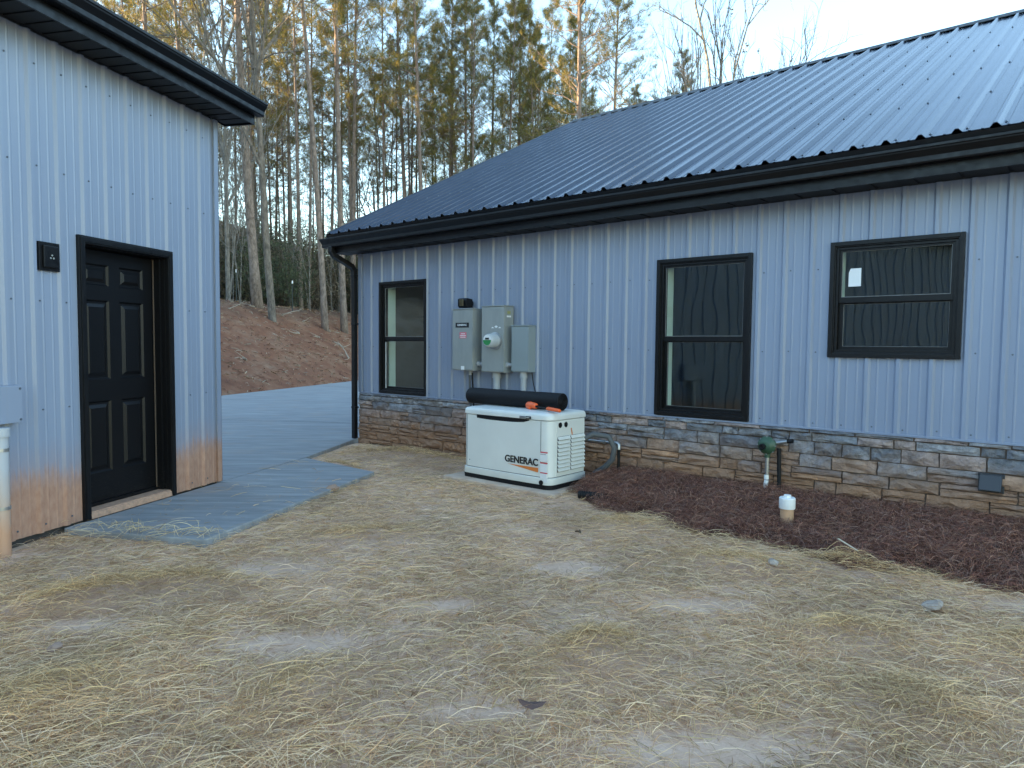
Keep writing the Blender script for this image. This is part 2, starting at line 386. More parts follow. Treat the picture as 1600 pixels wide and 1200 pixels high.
# ------------------------------------------------------------------ metal siding and roof sheets
def rib_profile(x0, x1, pitch, phase, major, brk=(), minor=0.0035, hb=.030, ht=.013):
    """list of (x, outward) from x0 to x1 through ribs centred at phase+k*pitch"""
    pts = []
    k0 = int(math.floor((x0-phase)/pitch))-1; k1 = int(math.ceil((x1-phase)/pitch))+1
    for k in range(k0, k1+1):
        c = phase + k*pitch
        pts += [(c-hb, 0), (c-ht, major), (c+ht, major), (c+hb, 0)]
        for q in (pitch/3, 2*pitch/3): pts += [(c+q-.011, 0), (c+q-.004, minor), (c+q+.004, minor), (c+q+.011, 0)]
    xs = np.array([p[0] for p in pts]); ys = np.array([p[1] for p in pts])
    allx = sorted(set([x0, x1] + [p[0] for p in pts if x0 < p[0] < x1] + [b for b in brk if x0 < b < x1]))
    return [(x, float(np.interp(x, xs, ys))) for x in allx]
def siding_panel(name, parent, x0, x1, pitch, phase, zb, zt, holes, m):
    brk = [v for h in holes for v in (h[0], h[1])]
    pr = rib_profile(x0, x1, pitch, phase, 0.021, brk, 0.0028); b = MB()
    for (xa, ya), (xb, yb) in zip(pr[:-1], pr[1:]):
        if xb-xa < 1e-6: continue
        iv = [(zb, zt)]; mid = (xa+xb)/2
        for h in holes:
            if h[0] < mid < h[1]:
                iv = [q for (a0, a1) in iv for q in ((a0, min(a1, h[2])), (max(a0, h[3]), a1)) if q[1]-q[0] > 1e-4]
        for z0, z1 in iv: b.add([(xa,-ya,z0), (xb,-yb,z0), (xb,-yb,z1), (xa,-ya,z1)], [(0,1,2,3)])
    me_o = b.build(name, m, parent, recalc=False)
    return me_o
def roof_sheet(name, parent, x0, x1, pitch, phase, p0, p1, m):
    """p0=(y,z) eave, p1=(y,z) ridge"""
    pr = rib_profile(x0, x1, pitch, phase, 0.030, minor=0.004, hb=.036, ht=.011)
    dy, dz = p1[0]-p0[0], p1[1]-p0[1]; L = math.hypot(dy, dz); ny_, nz_ = -dz/L*(1 if dy > 0 else -1), abs(dy)/L
    b = MB(); nseg = 1
    for (xa, ya), (xb, yb) in zip(pr[:-1], pr[1:]):
        P = lambda x, h, e: (x, e[0]+ny_*h, e[1]+nz_*h)
        b.add([P(xa,ya,p0), P(xb,yb,p0), P(xb,yb,p1), P(xa,ya,p1)], [(0,1,2,3)])
        # cut end of the sheet, 6 mm thick
        b.add([P(xa,ya,p0), P(xb,yb,p0), P(xb,yb-.006,p0), P(xa,ya-.006,p0)], [(0,1,2,3)])
    return b.build(name, m, parent, recalc=False)

# ------------------------------------------------------------------ HOUSE
house = thing('house', 'grey ribbed metal house with dark metal roof, black windows and stone base', 'house', HM)
HL = -8.56            # X of left corner
HR = 6.0
ZB, ZT = 0.735, 2.787
PT = 0.2405; PH = -1.81
WINS = [(-8.089, -7.089, -0.705+1.45+0.0, 0.895+1.45), (-3.587, -2.587, -0.705+1.45, 0.895+1.45), (-1.889, -0.889, 0.924-1.002+1.45, 0.924+1.45)]
WINS = [(x0, x1, max(z0, 0.742), z1) for x0, x1, z0, z1 in WINS]
holes = [(x0+.02, x1-.02, z0-.02 if z0 < .8 else z0+.02, z1-.02) for x0, x1, z0, z1 in WINS]
x = HL+0.03; k = 0
first = PH - math.ceil((PH-HL)/PT)*PT + PT/2
edges = [HL+0.002] + [first + i*PT*4 for i in range(1, 40) if first + i*PT*4 < HR] + [HR]
for xa, xb in zip(edges[:-1], edges[1:]):
    siding_panel('siding_panel', house, xa, xb, PT, PH, ZB, ZT, [h for h in holes if h[1] > xa and h[0] < xb], M_side)
# base flashing under the siding, corner trim
MB().box(HL, HR, -0.024, 0.004, ZB-0.012, ZB+0.004).build('base_flashing', M_side, house)
b = MB(); b.box(HL-0.012, HL+0.055, -0.028, -0.022, ZB, ZT); b.box(HL-0.018, HL-0.012, -0.028, 0.06, ZB, ZT); b.build('corner_trim', M_side, house)
# screws
b = MB(); b0 = MB()
k0 = int(math.ceil((HL-PH)/PT)); k1 = int((1.0-PH)/PT)
for k in range(k0, k1+1):
    xx = PH+k*PT+0.052
    for zz_ in (ZB+0.045, 1.42, 2.15):
        zz_ += random.uniform(-.006, .006); xx_ = xx+random.uniform(-.004, .004)
        if any(h[0]-.03 < xx_ < h[1]+.03 and h[2]-.03 < zz_ < h[3]+.03 for h in holes): continue
        b.lathe([(0.0075, 0.001), (0.0075, -0.002), (0.0045, -0.003), (0.0045, -0.008)], (xx_, 0, zz_), 'y', 6)
    # extra screws above openings
s_ = b.build('siding_screws', M_screw, house); tag(s_, kind='stuff')
# core walls (behind siding), gable, back, interior
def wall_with_holes(b, x0, x1, z0, z1, y0, y1, hs):
    xs = sorted([x0, x1] + [v for h in hs for v in h[:2]])
    for xa, xb in zip(xs[:-1], xs[1:]):
        mid = (xa+xb)/2; iv = [(z0, z1)]
        for h in hs:
            if h[0] < mid < h[1]: iv = [q for (p0, p1) in iv for q in ((p0, min(p1, h[2])), (max(p0, h[3]), p1)) if q[1]-q[0] > 1e-4]
        for za, zb_ in iv: b.box(xa, xb, y0, y1, za, zb_)
core_h = [(x0+.05, x1-.05, z0+.05, z1-.05) for x0, x1, z0, z1 in WINS]
b = MB(); wall_with_holes(b, HL+.02, HR-.02, 0.0, 3.0, 0.10, 0.22, core_h); b.build('interior_wall', M_dry, house)
b = MB(); wall_with_holes(b, HL+.02, HR-.02, 0.0, 2.98, 0.012, 0.098, [(x0+.01, x1-.01, z0+.01 if z0>.8 else z0, z1-.01) for x0, x1, z0, z1 in WINS]); b.build('wall_core', M_dark, house)
DEP = 11.5
b = MB(); b.box(HL+.02, HR, 4.2, 4.3, 0, 3.0); b.box(HL+.02, HR, .225, 4.2, 0, .05); b.box(HL+.02, HR, .225, 4.2, 2.9, 2.98)
for xw in (-8.3, -5.5, -2.25, -0.1): b.box(xw, xw+.1, .225, 4.2, .05, 2.9)
b.build('interior_partition', M_dark, house)
RP = (0.42, 0)
EY, EZ, RY, RZ = -0.37, 3.062, 5.85, 6.215
# gable end wall (left) and rear wall
gz = lambda y: EZ + (RZ-EZ)*(y-EY)/(RY-EY) - 0.12
b = MB(); b.add([(HL, .03, 0), (HL, DEP, 0), (HL, DEP, gz(2*RY-DEP)), (HL, RY, gz(RY)), (HL, .03, gz(.03))], [(0,1,2,3,4)])
b.add([(HR, .0, 0), (HR, DEP, 0), (HR, DEP, gz(2*RY-DEP)), (HR, RY, gz(RY)), (HR, .0, gz(.0))], [(0,1,2,3,4)])
b.add([(HL, DEP, 0), (HR, DEP, 0), (HR, DEP, 3), (HL, DEP, 3)], [(0,1,2,3)])
b.build('gable_wall', M_side, house, recalc=False)
for k in range(int(DEP/PT)):
    if k % 1 == 0:
        y0 = 0.1+k*PT; yy = y0 if y0 < RY else 2*RY-y0
        MB().prism([(HL, y0-.03), (HL-.019, y0-.013), (HL-.019, y0+.013), (HL, y0+.03)], 'z', 0.02, gz(yy)-.02).build('siding_rib', M_side, house)
# roof: sheets about 0.95 m wide
RL, RR = -8.86, HR+0.3
RPH = -1.166; RPT = 0.2388
f0 = RPH - math.ceil((RPH-RL)/RPT)*RPT + RPT/2
re = [RL] + [f0+i*RPT*4 for i in range(1, 50) if f0+i*RPT*4 < RR] + [RR]
for xa, xb in zip(re[:-1], re[1:]):
    roof_sheet('roof_panel', house, xa, xb, RPT, RPH, (EY, EZ), (RY, RZ), M_roof)
b = MB(); b.add([(RL, 2*RY-EY, EZ), (RR, 2*RY-EY, EZ), (RR, RY, RZ), (RL, RY, RZ)], [(0,1,2,3)]); b.build('rear_roof', M_roof, house, recalc=False)
# ridge cap with shadow closures, rake trim
sl_ = (RZ-EZ)/(RY-EY)
b = MB(); b.prism([(RY-.17, RZ-.17*sl_+.032), (RY, RZ+.05), (RY+.17, RZ-.17*sl_+.032), (RY+.17, RZ-.17*sl_+.012), (RY, RZ+.03), (RY-.17, RZ-.17*sl_+.024)], 'x', RL-.02, RR)
b.build('ridge_cap', M_blk, house)
b = MB()
for sgn in (1, -1):
    ye = EY if sgn > 0 else 2*RY-EY
    P = lambda y, dz: (y, EZ+(RZ-EZ)*abs(y-ye)/(RY-EY)+dz)
    b.prism([P(ye, .012), P(RY, .012), P(RY, -.14), P(ye, -.14)], 'x', RL-.028, RL-.004)
    b.prism([P(ye, .028), P(RY, .028), P(RY, .022), P(ye, .022)], 'x', RL-.028, RL+.07)
b.build('rake_trim', M_blk, house)
b = MB()  # gable soffit
P = lambda y: (y, EZ+(RZ-EZ)*(y-EY)/(RY-EY)-.142)
b.prism([P(EY+.04), P(RY), (P(RY)[0], P(RY)[1]+.01), (P(EY+.04)[0], P(EY+.04)[1]+.01)], 'x', RL+.0, HL-.0); b.build('gable_soffit', M_sof, house)
# roof screws
b = MB()
for k in range(int((RL-RPH)/RPT)+1, int((1.2-RPH)/RPT)):
    xx = RPH+k*RPT+.055
    for u in (0.012, 0.2, 0.4, 0.6, 0.8, 0.97):
        yy = EY+(RY-EY)*u + random.uniform(-.01, .01); zz_ = EZ+(RZ-EZ)*((yy-EY)/(RY-EY))
        b.lathe([(0.009, 0), (0.009, 0.004), (0.005, 0.005), (0.005, 0.011)], (xx, yy, zz_), 'z', 6)
tag(b.build('roof_screws', M_screw, house), kind='stuff')
# soffit panels, fascia, gutter
def soffit_row(parent, x0, x1, y0, y1, z, wdt, m):
    me = None; n = int((x1-x0)/wdt)
    for i in range(n):
        if me is None:
            b = MB(); b.box(.012, wdt-.012, y0, y1, 0, .012); b.box(0, wdt, y0+.002, y1-.002, .008, .014); o = b.build('soffit_panel', m, parent, bevel=.003); me = o.data
        else: o = link('soffit_panel', me, parent)
        o.location = (x0+i*wdt, 0, z)
soffit_row(house, RL+.02, HR, -0.325, -0.024, 2.787, 0.305, M_sof)
MB().box(RL-.0, HR, -0.345, -0.327, 2.775, 3.045).build('fascia', M_blk, house)
def gutter(parent, x0, x1, yf, z0, h, name='gutter'):
    pr = [(yf, z0), (yf-.072, z0), (yf-.078, z0+.012), (yf-.078, z0+.38*h), (yf-.112, z0+.72*h), (yf-.114, z0+h*.80), (yf-.122, z0+h*.84), (yf-.122, z0+h), (yf-.104, z0+h), (yf-.104, z0+h*.8), (yf, z0+h*.75)]
    b = MB(); b.prism(pr, 'x', x0, x1); b.build(name, M_blk, parent, bevel=0.0022)
gutter(house, RL-.06, HR, -0.347, 2.862, 0.125)
# drip edge under the sheets
MB().prism([(-.37, 3.052), (-.345, 3.052), (-.345, 3.00), (-.352, 3.00)], 'x', RL, HR).build('drip_edge', M_blk, house)
# downspout
dsx = HL-0.055
def rect_pipe(b, pts, hw, hd):
    """rectangular section pipe in the YZ plane at x=dsx"""
    vs = []; n = len(pts)
    for i, (x_, y_, z_) in enumerate(pts):
        p0 = Vector(pts[max(i-1,0)]); p1 = Vector(pts[min(i+1,n-1)]); t = (p1-p0).normalized()
        u = Vector((1,0,0)); u = (u-t*u.dot(t)).normalized(); v = t.cross(u)
        for cx, cy in ((-1,-1),(1,-1),(1,1),(-1,1)): vs.append(Vector((x_,y_,z_))+u*cx*hw+v*cy*hd)
    fs = [[i*4+k, i*4+(k+1)%4, (i+1)*4+(k+1)%4, (i+1)*4+k] for i in range(n-1) for k in range(4)] + [[3,2,1,0], [(n-1)*4+k for k in range(4)]]
    b.add(vs, fs)
b = MB(); rect_pipe(b, [(dsx-.10,-.395,2.87), (dsx-.10,-.395,2.80), (dsx-.085,-.36,2.74), (dsx-.04,-.22,2.66), (dsx-.005,-.11,2.60), (dsx,-.075,2.54), (dsx,-.07,2.45)], .042, .034)
b.build('downspout_elbow', M_blk, house, bevel=.006)
b = MB(); rect_pipe(b, [(dsx,-.07,2.50), (dsx,-.07,.03)], .038, .030); b.build('downspout', M_blk, house, bevel=.006)
for zc in (2.47, 2.555): MB().box(dsx-.046, dsx+.046, -.108, -.032, zc-.012, zc+.012).build('downspout_collar', M_blk, house, bevel=.004)
for zc in (1.75, 0.5): MB().box(dsx-.042, dsx+.055, -.104, -.034, zc-.014, zc+.014).build('downspout_strap', M_blk, house, bevel=.003)

def ring(b, x0, x1, z0, z1, w_l, w_r, w_t, w_b, y0, y1):
    b.box(x0, x0+w_l, y0, y1, z0, z1); b.box(x1-w_r, x1, y0, y1, z0, z1)
    b.box(x0+w_l, x1-w_r, y0, y1, z1-w_t, z1); b.box(x0+w_l, x1-w_r, y0, y1, z0, z0+w_b)
def window(x0, x1, z0, z1, parent, sticker=False):
    b = MB(); ring(b, x0, x1, z0, z1, .036, .036, .036, .036, -.034, .008)
    ring(b, x0+.034, x1-.034, z0+.034, z1-.034, .012, .012, .012, .012, -.022, .07)
    wn = b.build('window', M_blk, parent, bevel=.003)
    b = MB(); ring(b, x0+.046, x1-.046, z0+.046, z1-.046, .022, .022, .022, .022, -.006, .085); b.build('frame', M_blk, wn, bevel=.002)
    zm = z0 + (z1-z0)*.485
    i0, i1, j0, j1 = x0+.068, x1-.068, z0+.062, z1-.068
    b = MB(); ring(b, i0, i1, zm-.012, j1, .022, .022, .018, .05, .008, .034); b.build('upper_sash', M_blk, wn, bevel=.002)
    b = MB(); ring(b, i0, i1, j0, zm+.018, .036, .030, .04, .036, .040, .066); b.build('lower_sash', M_blk, wn, bevel=.002)
    b = MB(); ring(b, i0+.021, i1-.021, zm+.037, j1-.017, .004, .004, .003, .005, .012, .020); b.build('glazing_bead', M_bead, wn)
    b = MB(); ring(b, i0+.035, i1-.029, j0+.035, zm-.021, .003, .003, .003, .003, .044, .052); b.build('glazing_bead', M_bead, wn)
    for (a0, a1, c0, c1, yy) in ((i0+.02, i1-.02, zm+.036, j1-.016, .022), (i0+.034, i1-.028, j0+.034, zm-.02, .054)):
        b = MB(); b.add([(a0, yy, c0), (a1, yy, c0), (a1, yy, c1), (a0, yy, c1)], [(0,1,2,3)]); b.build('pane', M_glass, wn, recalc=False)
    b = MB(); ring(b, x0+.045, x1-.045, z0+.045, z1-.045, .012, .012, .012, .012, .086, .235); b.build('drywall_return', M_dry, wn)
    if sticker:
        b = MB(); sx, sz = i0+.075, zm+.13
        b.add([(sx, .019, sz), (sx+.1, .019, sz), (sx+.1, .019, sz+.155), (sx+.015, .019, sz+.155), (sx, .019, sz+.12)], [(0,1,2,3,4)]); b.build('sticker', M_lbl, wn, recalc=False)
    return wn
for i, wd in enumerate(WINS): window(*wd, house, i == 2)
# white open strip in first window: pulled screen edge
x0, x1, z0, z1 = WINS[0]; MB().box(x0+.074, x0+.084, .030, .039, z0+.07, z0+.74).build('screen_edge', M_lbl, house)

# stone veneer --------------------------------------------------
def stone_mesh(seed):
    r = random.Random(seed); nx_, nz_ = 5, 3; vs = []; fs = []
    for j in range(nz_+1):
        for i in range(nx_+1):
            u, v_ = i/nx_-.5, j/nz_-.5; edge = i in (0, nx_) or j in (0, nz_)
            y = (-.80 if edge else -1.0) + r.uniform(-.24, .2)
            ju = 0 if i in (0, nx_) and False else r.uniform(-.035, .035); jv = r.uniform(-.06, .06)
            if i == 0: u = -.5 + abs(ju)*.5
            elif i == nx_: u = .5 - abs(ju)*.5
            else: u += ju
            if j == 0: v_ = -.5 + abs(jv)
            elif j == nz_: v_ = .5 - abs(jv)
            else: v_ += jv
            vs.append((u, y, v_))
    I = lambda i, j: j*(nx_+1)+i
    for j in range(nz_):
        for i in range(nx_): fs.append((I(i,j), I(i+1,j), I(i+1,j+1), I(i,j+1)))
    rim = [I(i,0) for i in range(nx_+1)] + [I(nx_,j) for j in range(1,nz_+1)] + [I(i,nz_) for i in range(nx_-1,-1,-1)] + [I(0,j) for j in range(nz_-1,0,-1)]
    o = len(vs)
    for q in rim: vs.append((vs[q][0]*1.0, 0, vs[q][2]))
    m = len(rim)
    for k in range(m): fs.append((rim[k], o+k, o+(k+1) % m, rim[(k+1) % m]))
    me = bpy.data.meshes.new('stone'); me.from_pydata(vs, [], fs); me.materials.append(M_stone); return me
SMS = [stone_mesh(i) for i in range(16)]
rs = random.Random(11)
stones = []
z_ = -0.06; rows = []
while z_ < 0.715:
    h = rs.choice([.058, .075, .09, .105, .12, .135]); 
    if z_+h > 0.70: h = 0.722 - z_
    rows.append((z_, h)); z_ += h
for (zr, hr) in rows:
    xx = HL + 0.0 - rs.uniform(0, .1)
    while xx < 1.6:
        wdt = rs.choice([.16, .2, .24, .28, .32, .38, .45]) * (1.15 if hr > .09 else 1.0)
        xa, xb = max(xx, HL+.0), xx+wdt
        if xb-xa > .05:
            if hr > .10 and rs.random() < .35:
                f = rs.uniform(.4, .6); cut = xa+(xb-xa)*rs.uniform(.35, .65)
                stones.append((xa, xb, zr, hr*f))
                stones.append((xa, xb, zr+hr*f, hr*(1-f)))
            else: stones.append((xa, xb, zr, hr))
        xx += wdt
def stone_col(zc, xc):
    t = zc/.72 + rs.gauss(0, .13)
    if t > .50:
        c = rs.choice([(.15,.155,.17), (.18,.185,.20), (.125,.13,.145), (.215,.21,.215), (.17,.165,.17), (.25,.195,.175)])
    elif t > .32: c = rs.choice([(.27,.195,.155), (.20,.175,.16), (.29,.205,.16), (.31,.21,.155)])
    else: c = rs.choice([(.36,.215,.135), (.31,.20,.14), (.39,.225,.135), (.29,.205,.15)])
    k = rs.uniform(1.15, 1.65); return (c[0]*k, c[1]*k, c[2]*k, 1)
stones.sort(key=lambda q: -q[0])
vis = [q for q in stones if q[2]+q[3] > 0.02]
# individual stones (the ones in view), the rest joined
count = 0; rest = []
for (xa, xb, za, hh) in vis:
    if xa < -0.25 and count < 298:
        o = link('stone', rs.choice(SMS), house); count += 1
        o.location = ((xa+xb)/2, 0.005, za+hh/2); o.scale = (xb-xa-.007, rs.uniform(.042, .066), hh-.005)
        if rs.random() < .5: o.scale.x *= -1
        o.color = stone_col(za+hh/2, xa)
    else: rest.append((xa, xb, za, hh))
b = MB()
for (xa, xb, za, hh) in rest:
    me = rs.choice(SMS); dpt = rs.uniform(.042, .066)
    b.add([((xa+xb)/2+v.co.x*(xb-xa-.007), .005+v.co.y*dpt, za+hh/2+v.co.z*(hh-.007)) for v in me.vertices], [list(p.vertices) for p in me.polygons])
o = b.build('stone_facing', M_stone, house, recalc=False); o.color = (.2, .18, .17, 1); tag(o, kind='stuff')
MB().box(HL+.004, HR, -.018, .011, -.2, ZB-.014).build('mortar_bed', M_mortar, house)

# ------------------------------------------------------------------ GARAGE (left building)
gar = thing('garage', 'grey metal building at left with black six panel door and clay stained base', 'building', GM)
GR = 6.25; GL = -5.0; GZ0, GZ1 = 0.033, 3.669; GP = 0.2303; GPH = 4.172
DX0, DX1, DZ = 4.548, 5.588, 2.28
gh = [(DX0+.03, DX1-.03, -1, DZ-.03)]
f0 = GPH - math.ceil((GPH-GL)/GP)*GP + GP/2
ge = [GL] + [f0+i*GP*4 for i in range(1, 40) if f0+i*GP*4 < GR-.05] + [GR-.002]
for xa, xb in zip(ge[:-1], ge[1:]):
    siding_panel('siding_panel', gar, xa, xb, GP, GPH, GZ0, GZ1, [h for h in gh if h[1] > xa and h[0] < xb], M_sideG)
b = MB(); b.box(GR-.05, GR+.014, -.028, -.022, GZ0, GZ1); b.box(GR+.008, GR+.014, -.028, .05, GZ0, GZ1); b.build('corner_trim', M_sideG, gar)
b = MB()
for k in range(int((1.0-GPH)/GP), int((GR-GPH)/GP)+1):
    xx = GPH+k*GP+.05
    for zz_ in (GZ0+.06, 0.95, 1.75, 2.72, 3.45):
        if DX0-.06 < xx < DX1+.04 and zz_ < DZ+.03: continue
        b.lathe([(0.008, 0.001), (0.008, -0.002), (0.0045, -0.003), (0.0045, -0.008)], (xx+random.uniform(-.004,.004), 0, zz_+random.uniform(-.006,.006)), 'y', 6)
tag(b.build('siding_screws', M_screw, gar), kind='stuff')
gzr = lambda y: 3.93 + .42*min(y+.38, 8.4-y+.0)
b = MB(); b.add([(GR, .03, 0), (GR, 8, 0), (GR, 8, 3.9), (GR, 4, gzr(4)-.12), (GR, .03, 3.9)], [(0,1,2,3,4)])
b.add([(GL, 0, 0), (GL, 8, 0), (GL, 8, 3.9), (GL, 4, gzr(4)-.12), (GL, 0, 3.9)], [(0,1,2,3,4)])
b.add([(GL, 8, 0), (GR, 8, 0), (GR, 8, 3.9), (GL, 8, 3.9)], [(0,1,2,3)]); b.build('gable_wall', M_sideG, gar, recalc=False)
b = MB(); wall_with_holes(b, GL+.02, GR-.02, -.05, 3.88, .03, .05, [(DX0+.05, DX1-.05, -1, DZ-.05)]); b.build('wall_core', M_dark, gar)
MB().box(GL, GR-.01, .03, .1, -.25, .028).build('foundation', mat('clay_stained_footing', (.16,.10,.075), .95), gar)
GRR = GR+.18
roof_sheet('roof_panel', gar, GL-.3, 1.2, GP, GPH, (-.385, 3.890), (4.0, 5.70), M_roof)
for i in range(6):
    xa = 1.2+i*GP*4; xb = min(xa+GP*4, GRR)
    if xa < GRR: roof_sheet('roof_panel', gar, xa, xb, GP, GPH, (-.385, 3.890), (4.0, 5.70), M_roof)
b = MB(); b.add([(GL-.3, 8.4, 3.91), (GRR, 8.4, 3.91), (GRR, 4, 5.74), (GL-.3, 4, 5.74)], [(0,1,2,3)]); b.build('rear_roof', M_roof, gar, recalc=False)
soffit_row(gar, 6.40-.305*37, 6.41, -0.325, -0.024, 3.672, 0.305/2*1.0, M_sof)
MB().box(GL, 6.40, -0.343, -0.327, 3.660, 3.90).build('fascia', M_blk, gar)
b = MB(); b.prism([(-.34, 3.66), (-.34, 3.90), (.6, 4.28), (.6, 4.02), (.0, 3.66)], 'x', 6.405, 6.425); b.build('rake_trim', M_blk, gar)
gutter(gar, GL, 6.47, -0.345, 3.745, 0.13)
MB().box(GL, 6.44, -.402, -.35, 3.905, 3.913).build('drip_edge', M_blk, gar)
# door
b = MB(); b.box(DX0, DX0+.062, -.03, .012, .03, DZ); b.box(DX1-.062, DX1, -.03, .012, .03, DZ); b.box(DX0+.062, DX1-.062, -.03, .012, DZ-.062, DZ)
b.box(DX0+.012, DX0+.05, -.036, -.028, .032, DZ-.012); b.box(DX1-.05, DX1-.012, -.036, -.028, .032, DZ-.012); b.box(DX0+.012, DX1-.012, -.0365, -.0285, DZ-.05, DZ-.0125)
door = b.build('door_frame', M_blk, gar, bevel=.003)
b = MB(); b.box(DX0+.045, DX0+.066, .0125, .20, .09, DZ-.05); b.box(DX1-.066, DX1-.045, .0125, .20, .09, DZ-.05); b.box(DX0+.067, DX1-.067, .0125, .20, DZ-.07, DZ-.05)
b.box(DX1-.082, DX1-.067, .05, .126, .09, DZ-.071)
b.build('door_jamb', M_door, door, bevel=.002)
MB().box(DX1-.0885, DX1-.0825, .112, .122, .095, DZ-.08).build('weatherstrip', mat('tan_weatherstrip', (.10, .07, .05), .8), door)
sx0, sx1, sz0, sz1, sy = DX0+.068, DX1-.084, .115, DZ-.078, .13
dr = MB(); st = .115
pw = (sx1-sx0-3*st)/2; cols_ = [sx0+st, sx0+2*st+pw]; rws = [(sz0+.24, sz0+.24+.60), (sz0+1.02, sz0+1.02+.66), (sz0+1.84-.04, sz0+1.84+.135)]
wall_with_holes(dr, sx0, sx1, sz0, sz1, sy, sy+.04, [])
dr = MB()
hs = [(c0, c0+pw, r0, r1) for c0 in cols_ for (r0, r1) in rws]
xs = sorted([sx0, sx1]+[v for c0 in cols_ for v in (c0, c0+pw)])
for xa, xb in zip(xs[:-1], xs[1:]):
    mid = (xa+xb)/2; inside = any(c0 < mid < c0+pw for c0 in cols_)
    zs = [(sz0, sz1)] if not inside else [(sz0, rws[0][0]), (rws[0][1], rws[1][0]), (rws[1][1], rws[2][0]), (rws[2][1], sz1)]
    for za, zb_ in zs: dr.add([(xa, sy, za), (xb, sy, za), (xb, sy, zb_), (xa, sy, zb_)], [(0,1,2,3)])
dleaf = dr.build('door_leaf', M_door, gar, recalc=False)
for (x0, x1, z0, z1) in hs:
    b = MB(); g1, g2, g3 = .014, .030, .058
    def rect(g, y): return [(x0+g, y, z0+g), (x1-g, y, z0+g), (x1-g, y, z1-g), (x0+g, y, z1-g)]
    L = [rect(0, sy), rect(g1, sy+.016), rect(g2, sy+.016), rect(g3, sy+.001)]
    vs = [p for q in L for p in q]; fs = [[4*i+k, 4*i+(k+1)%4, 4*(i+1)+(k+1)%4, 4*(i+1)+k] for i in range(3) for k in range(4)] + [[12,13,14,15]]
    b.add(vs, fs); b.build('door_panel', M_door, dleaf, recalc=False)
MB().box(sx0, sx1, sy+.03, sy+.04, sz0, sz1).build('door_back', M_door, dleaf)
b = MB(); b.box(DX0+.05, DX1-.05, -.012, .19, .026, .085); b.prism([(-.034, .03), (-.0125, .03), (-.0125, .08), (-.026, .072)], 'x', DX0+.062, DX1-.062); b.build('threshold', M_thr, gar, bevel=.004)
MB().box(DX0+.068, DX1-.084, sy-.02, sy+.02, .087, .113).build('door_sweep', M_blk, dleaf)

# things on the garage wall
lt = thing('porch_light', 'square black porch light left of the black door', 'wall light', GM @ T((4.29, -.02, 2.075)))
b = MB(); b.box(-.088, .088, -.004, .018, -.105, .105); b.build('back_plate', M_blk, lt, bevel=.004)
b = MB(); b.box(-.062, .066, -.022, -.0045, -.082, .078); b.build('cover', M_blk, lt, bevel=.006)
b = MB()
for q in range(3):
    a_ = math.pi/2+q*2.094; b.lathe([(.007, 0), (.007, -.003)], (.004+.014*math.cos(a_), -.0225, -.005+.014*math.sin(a_)), 'y', 8)
b.build('sensor_dots', M_grey, lt)
cp = thing('cover_plate', 'light blue grey rectangular metal box at the left picture edge above pipe', 'junction box', GM @ T((3.735, -.055, 1.01)))
MB().box(-.28, .245, -.035, .05, -.13, .13).build('box_body', M_side, cp, bevel=.004)
b = MB()
for sx in (-.26, .225):
    for sz in (-.108, .108): b.lathe([(.008, -.035), (.008, -.040)], (sx, 0, sz), 'y', 10)
b.build('corner_screws', M_screw, cp)
pp = thing('conduit_pipe', 'clay stained plastic pipe rising from ground below the metal box', 'pipe', GM @ T((3.79, -.10, 0)))
MB().tube([(0, 0, -.2), (0, 0, .80)], .050, 20).build('pipe', M_pvcG, pp, smooth=True)
MB().tube([(0, 0, .80), (0, 0, .86)], .060, 20).build('collar', M_pvcG, pp, smooth=True)
for zc in (.30, .70): MB().tube([(0, 0, zc), (0, 0, zc+.022)], .0545, 20).build('strap', M_galv, pp, smooth=True)

# ------------------------------------------------------------------ electrical things on the house wall
def text_obj(name, body, size, m, parent, loc, sx=1.0, bold=.0):
    cu = bpy.data.curves.new(name, 'FONT'); cu.body = body; cu.size = size; cu.extrude = .0006; cu.offset = min(bold, .0012); cu.align_x = 'CENTER'; cu.align_y = 'CENTER'
    cu.fill_mode = 'BOTH'; tmp = bpy.data.objects.new('t', cu); COL.objects.link(tmp); bpy.context.view_layer.update()
    me = bpy.data.meshes.new_from_object(tmp.evaluated_get(bpy.context.evaluated_depsgraph_get())); bpy.data.objects.remove(tmp)
    if size > .05:                       # heavier strokes: the letters doubled a hair apart
        b = MB()
        for dx_, dy_ in ((-.0028, -.0012), (-.001, .0014), (.001, -.0010), (.0028, .0012)): b.add([(v.co.x+dx_, v.co.y+dy_, v.co.z+dx_*.05) for v in me.vertices], [list(p.vertices) for p in me.polygons])
        me = b.mesh(name)
    me.materials.clear(); me.materials.append(m); o = link(name, me, parent)
    o.matrix_local = T(loc) @ Matrix.Rotation(R(90), 4, 'X') @ Matrix.Diagonal((sx, 1, 1, 1)); return o
def hx(s): return -s
tsw = thing('transfer_switch', 'grey transfer switch box with black nameplate and red warning label', 'electrical box', HM @ T((-6.19, -.02, 1.13)))
MB().box(-.185, .17, -.20, .0, 0, .765).build('enclosure', M_grey, tsw, bevel=.005)
MB().box(-.192, .177, -.212, .0, .766, .778).build('rain_lid', M_grey, tsw, bevel=.003)
MB().box(-.183, .168, -.208, -.201, .012, .755).build('cover', M_grey, tsw, bevel=.003)
MB().box(-.125, .105, -.212, -.2085, .54, .60).build('nameplate', M_print, tsw)
text_obj('nameplate_lettering', 'GENERAC', .034, M_lbl, tsw, (-.01, -.2128, .571), 1.1, .0006)
lb = MB().box(-.055, .065, -.2105, -.2085, .405, .48).build('warning_label', M_pink, tsw)
b = MB()
for i, wd in enumerate((.09, .10, .07)): b.box(.005-wd/2, .005+wd/2, -.2115, -.2107, .415+i*.021, .423+i*.021)
b.build('label_text_lines', M_lbl, tsw)
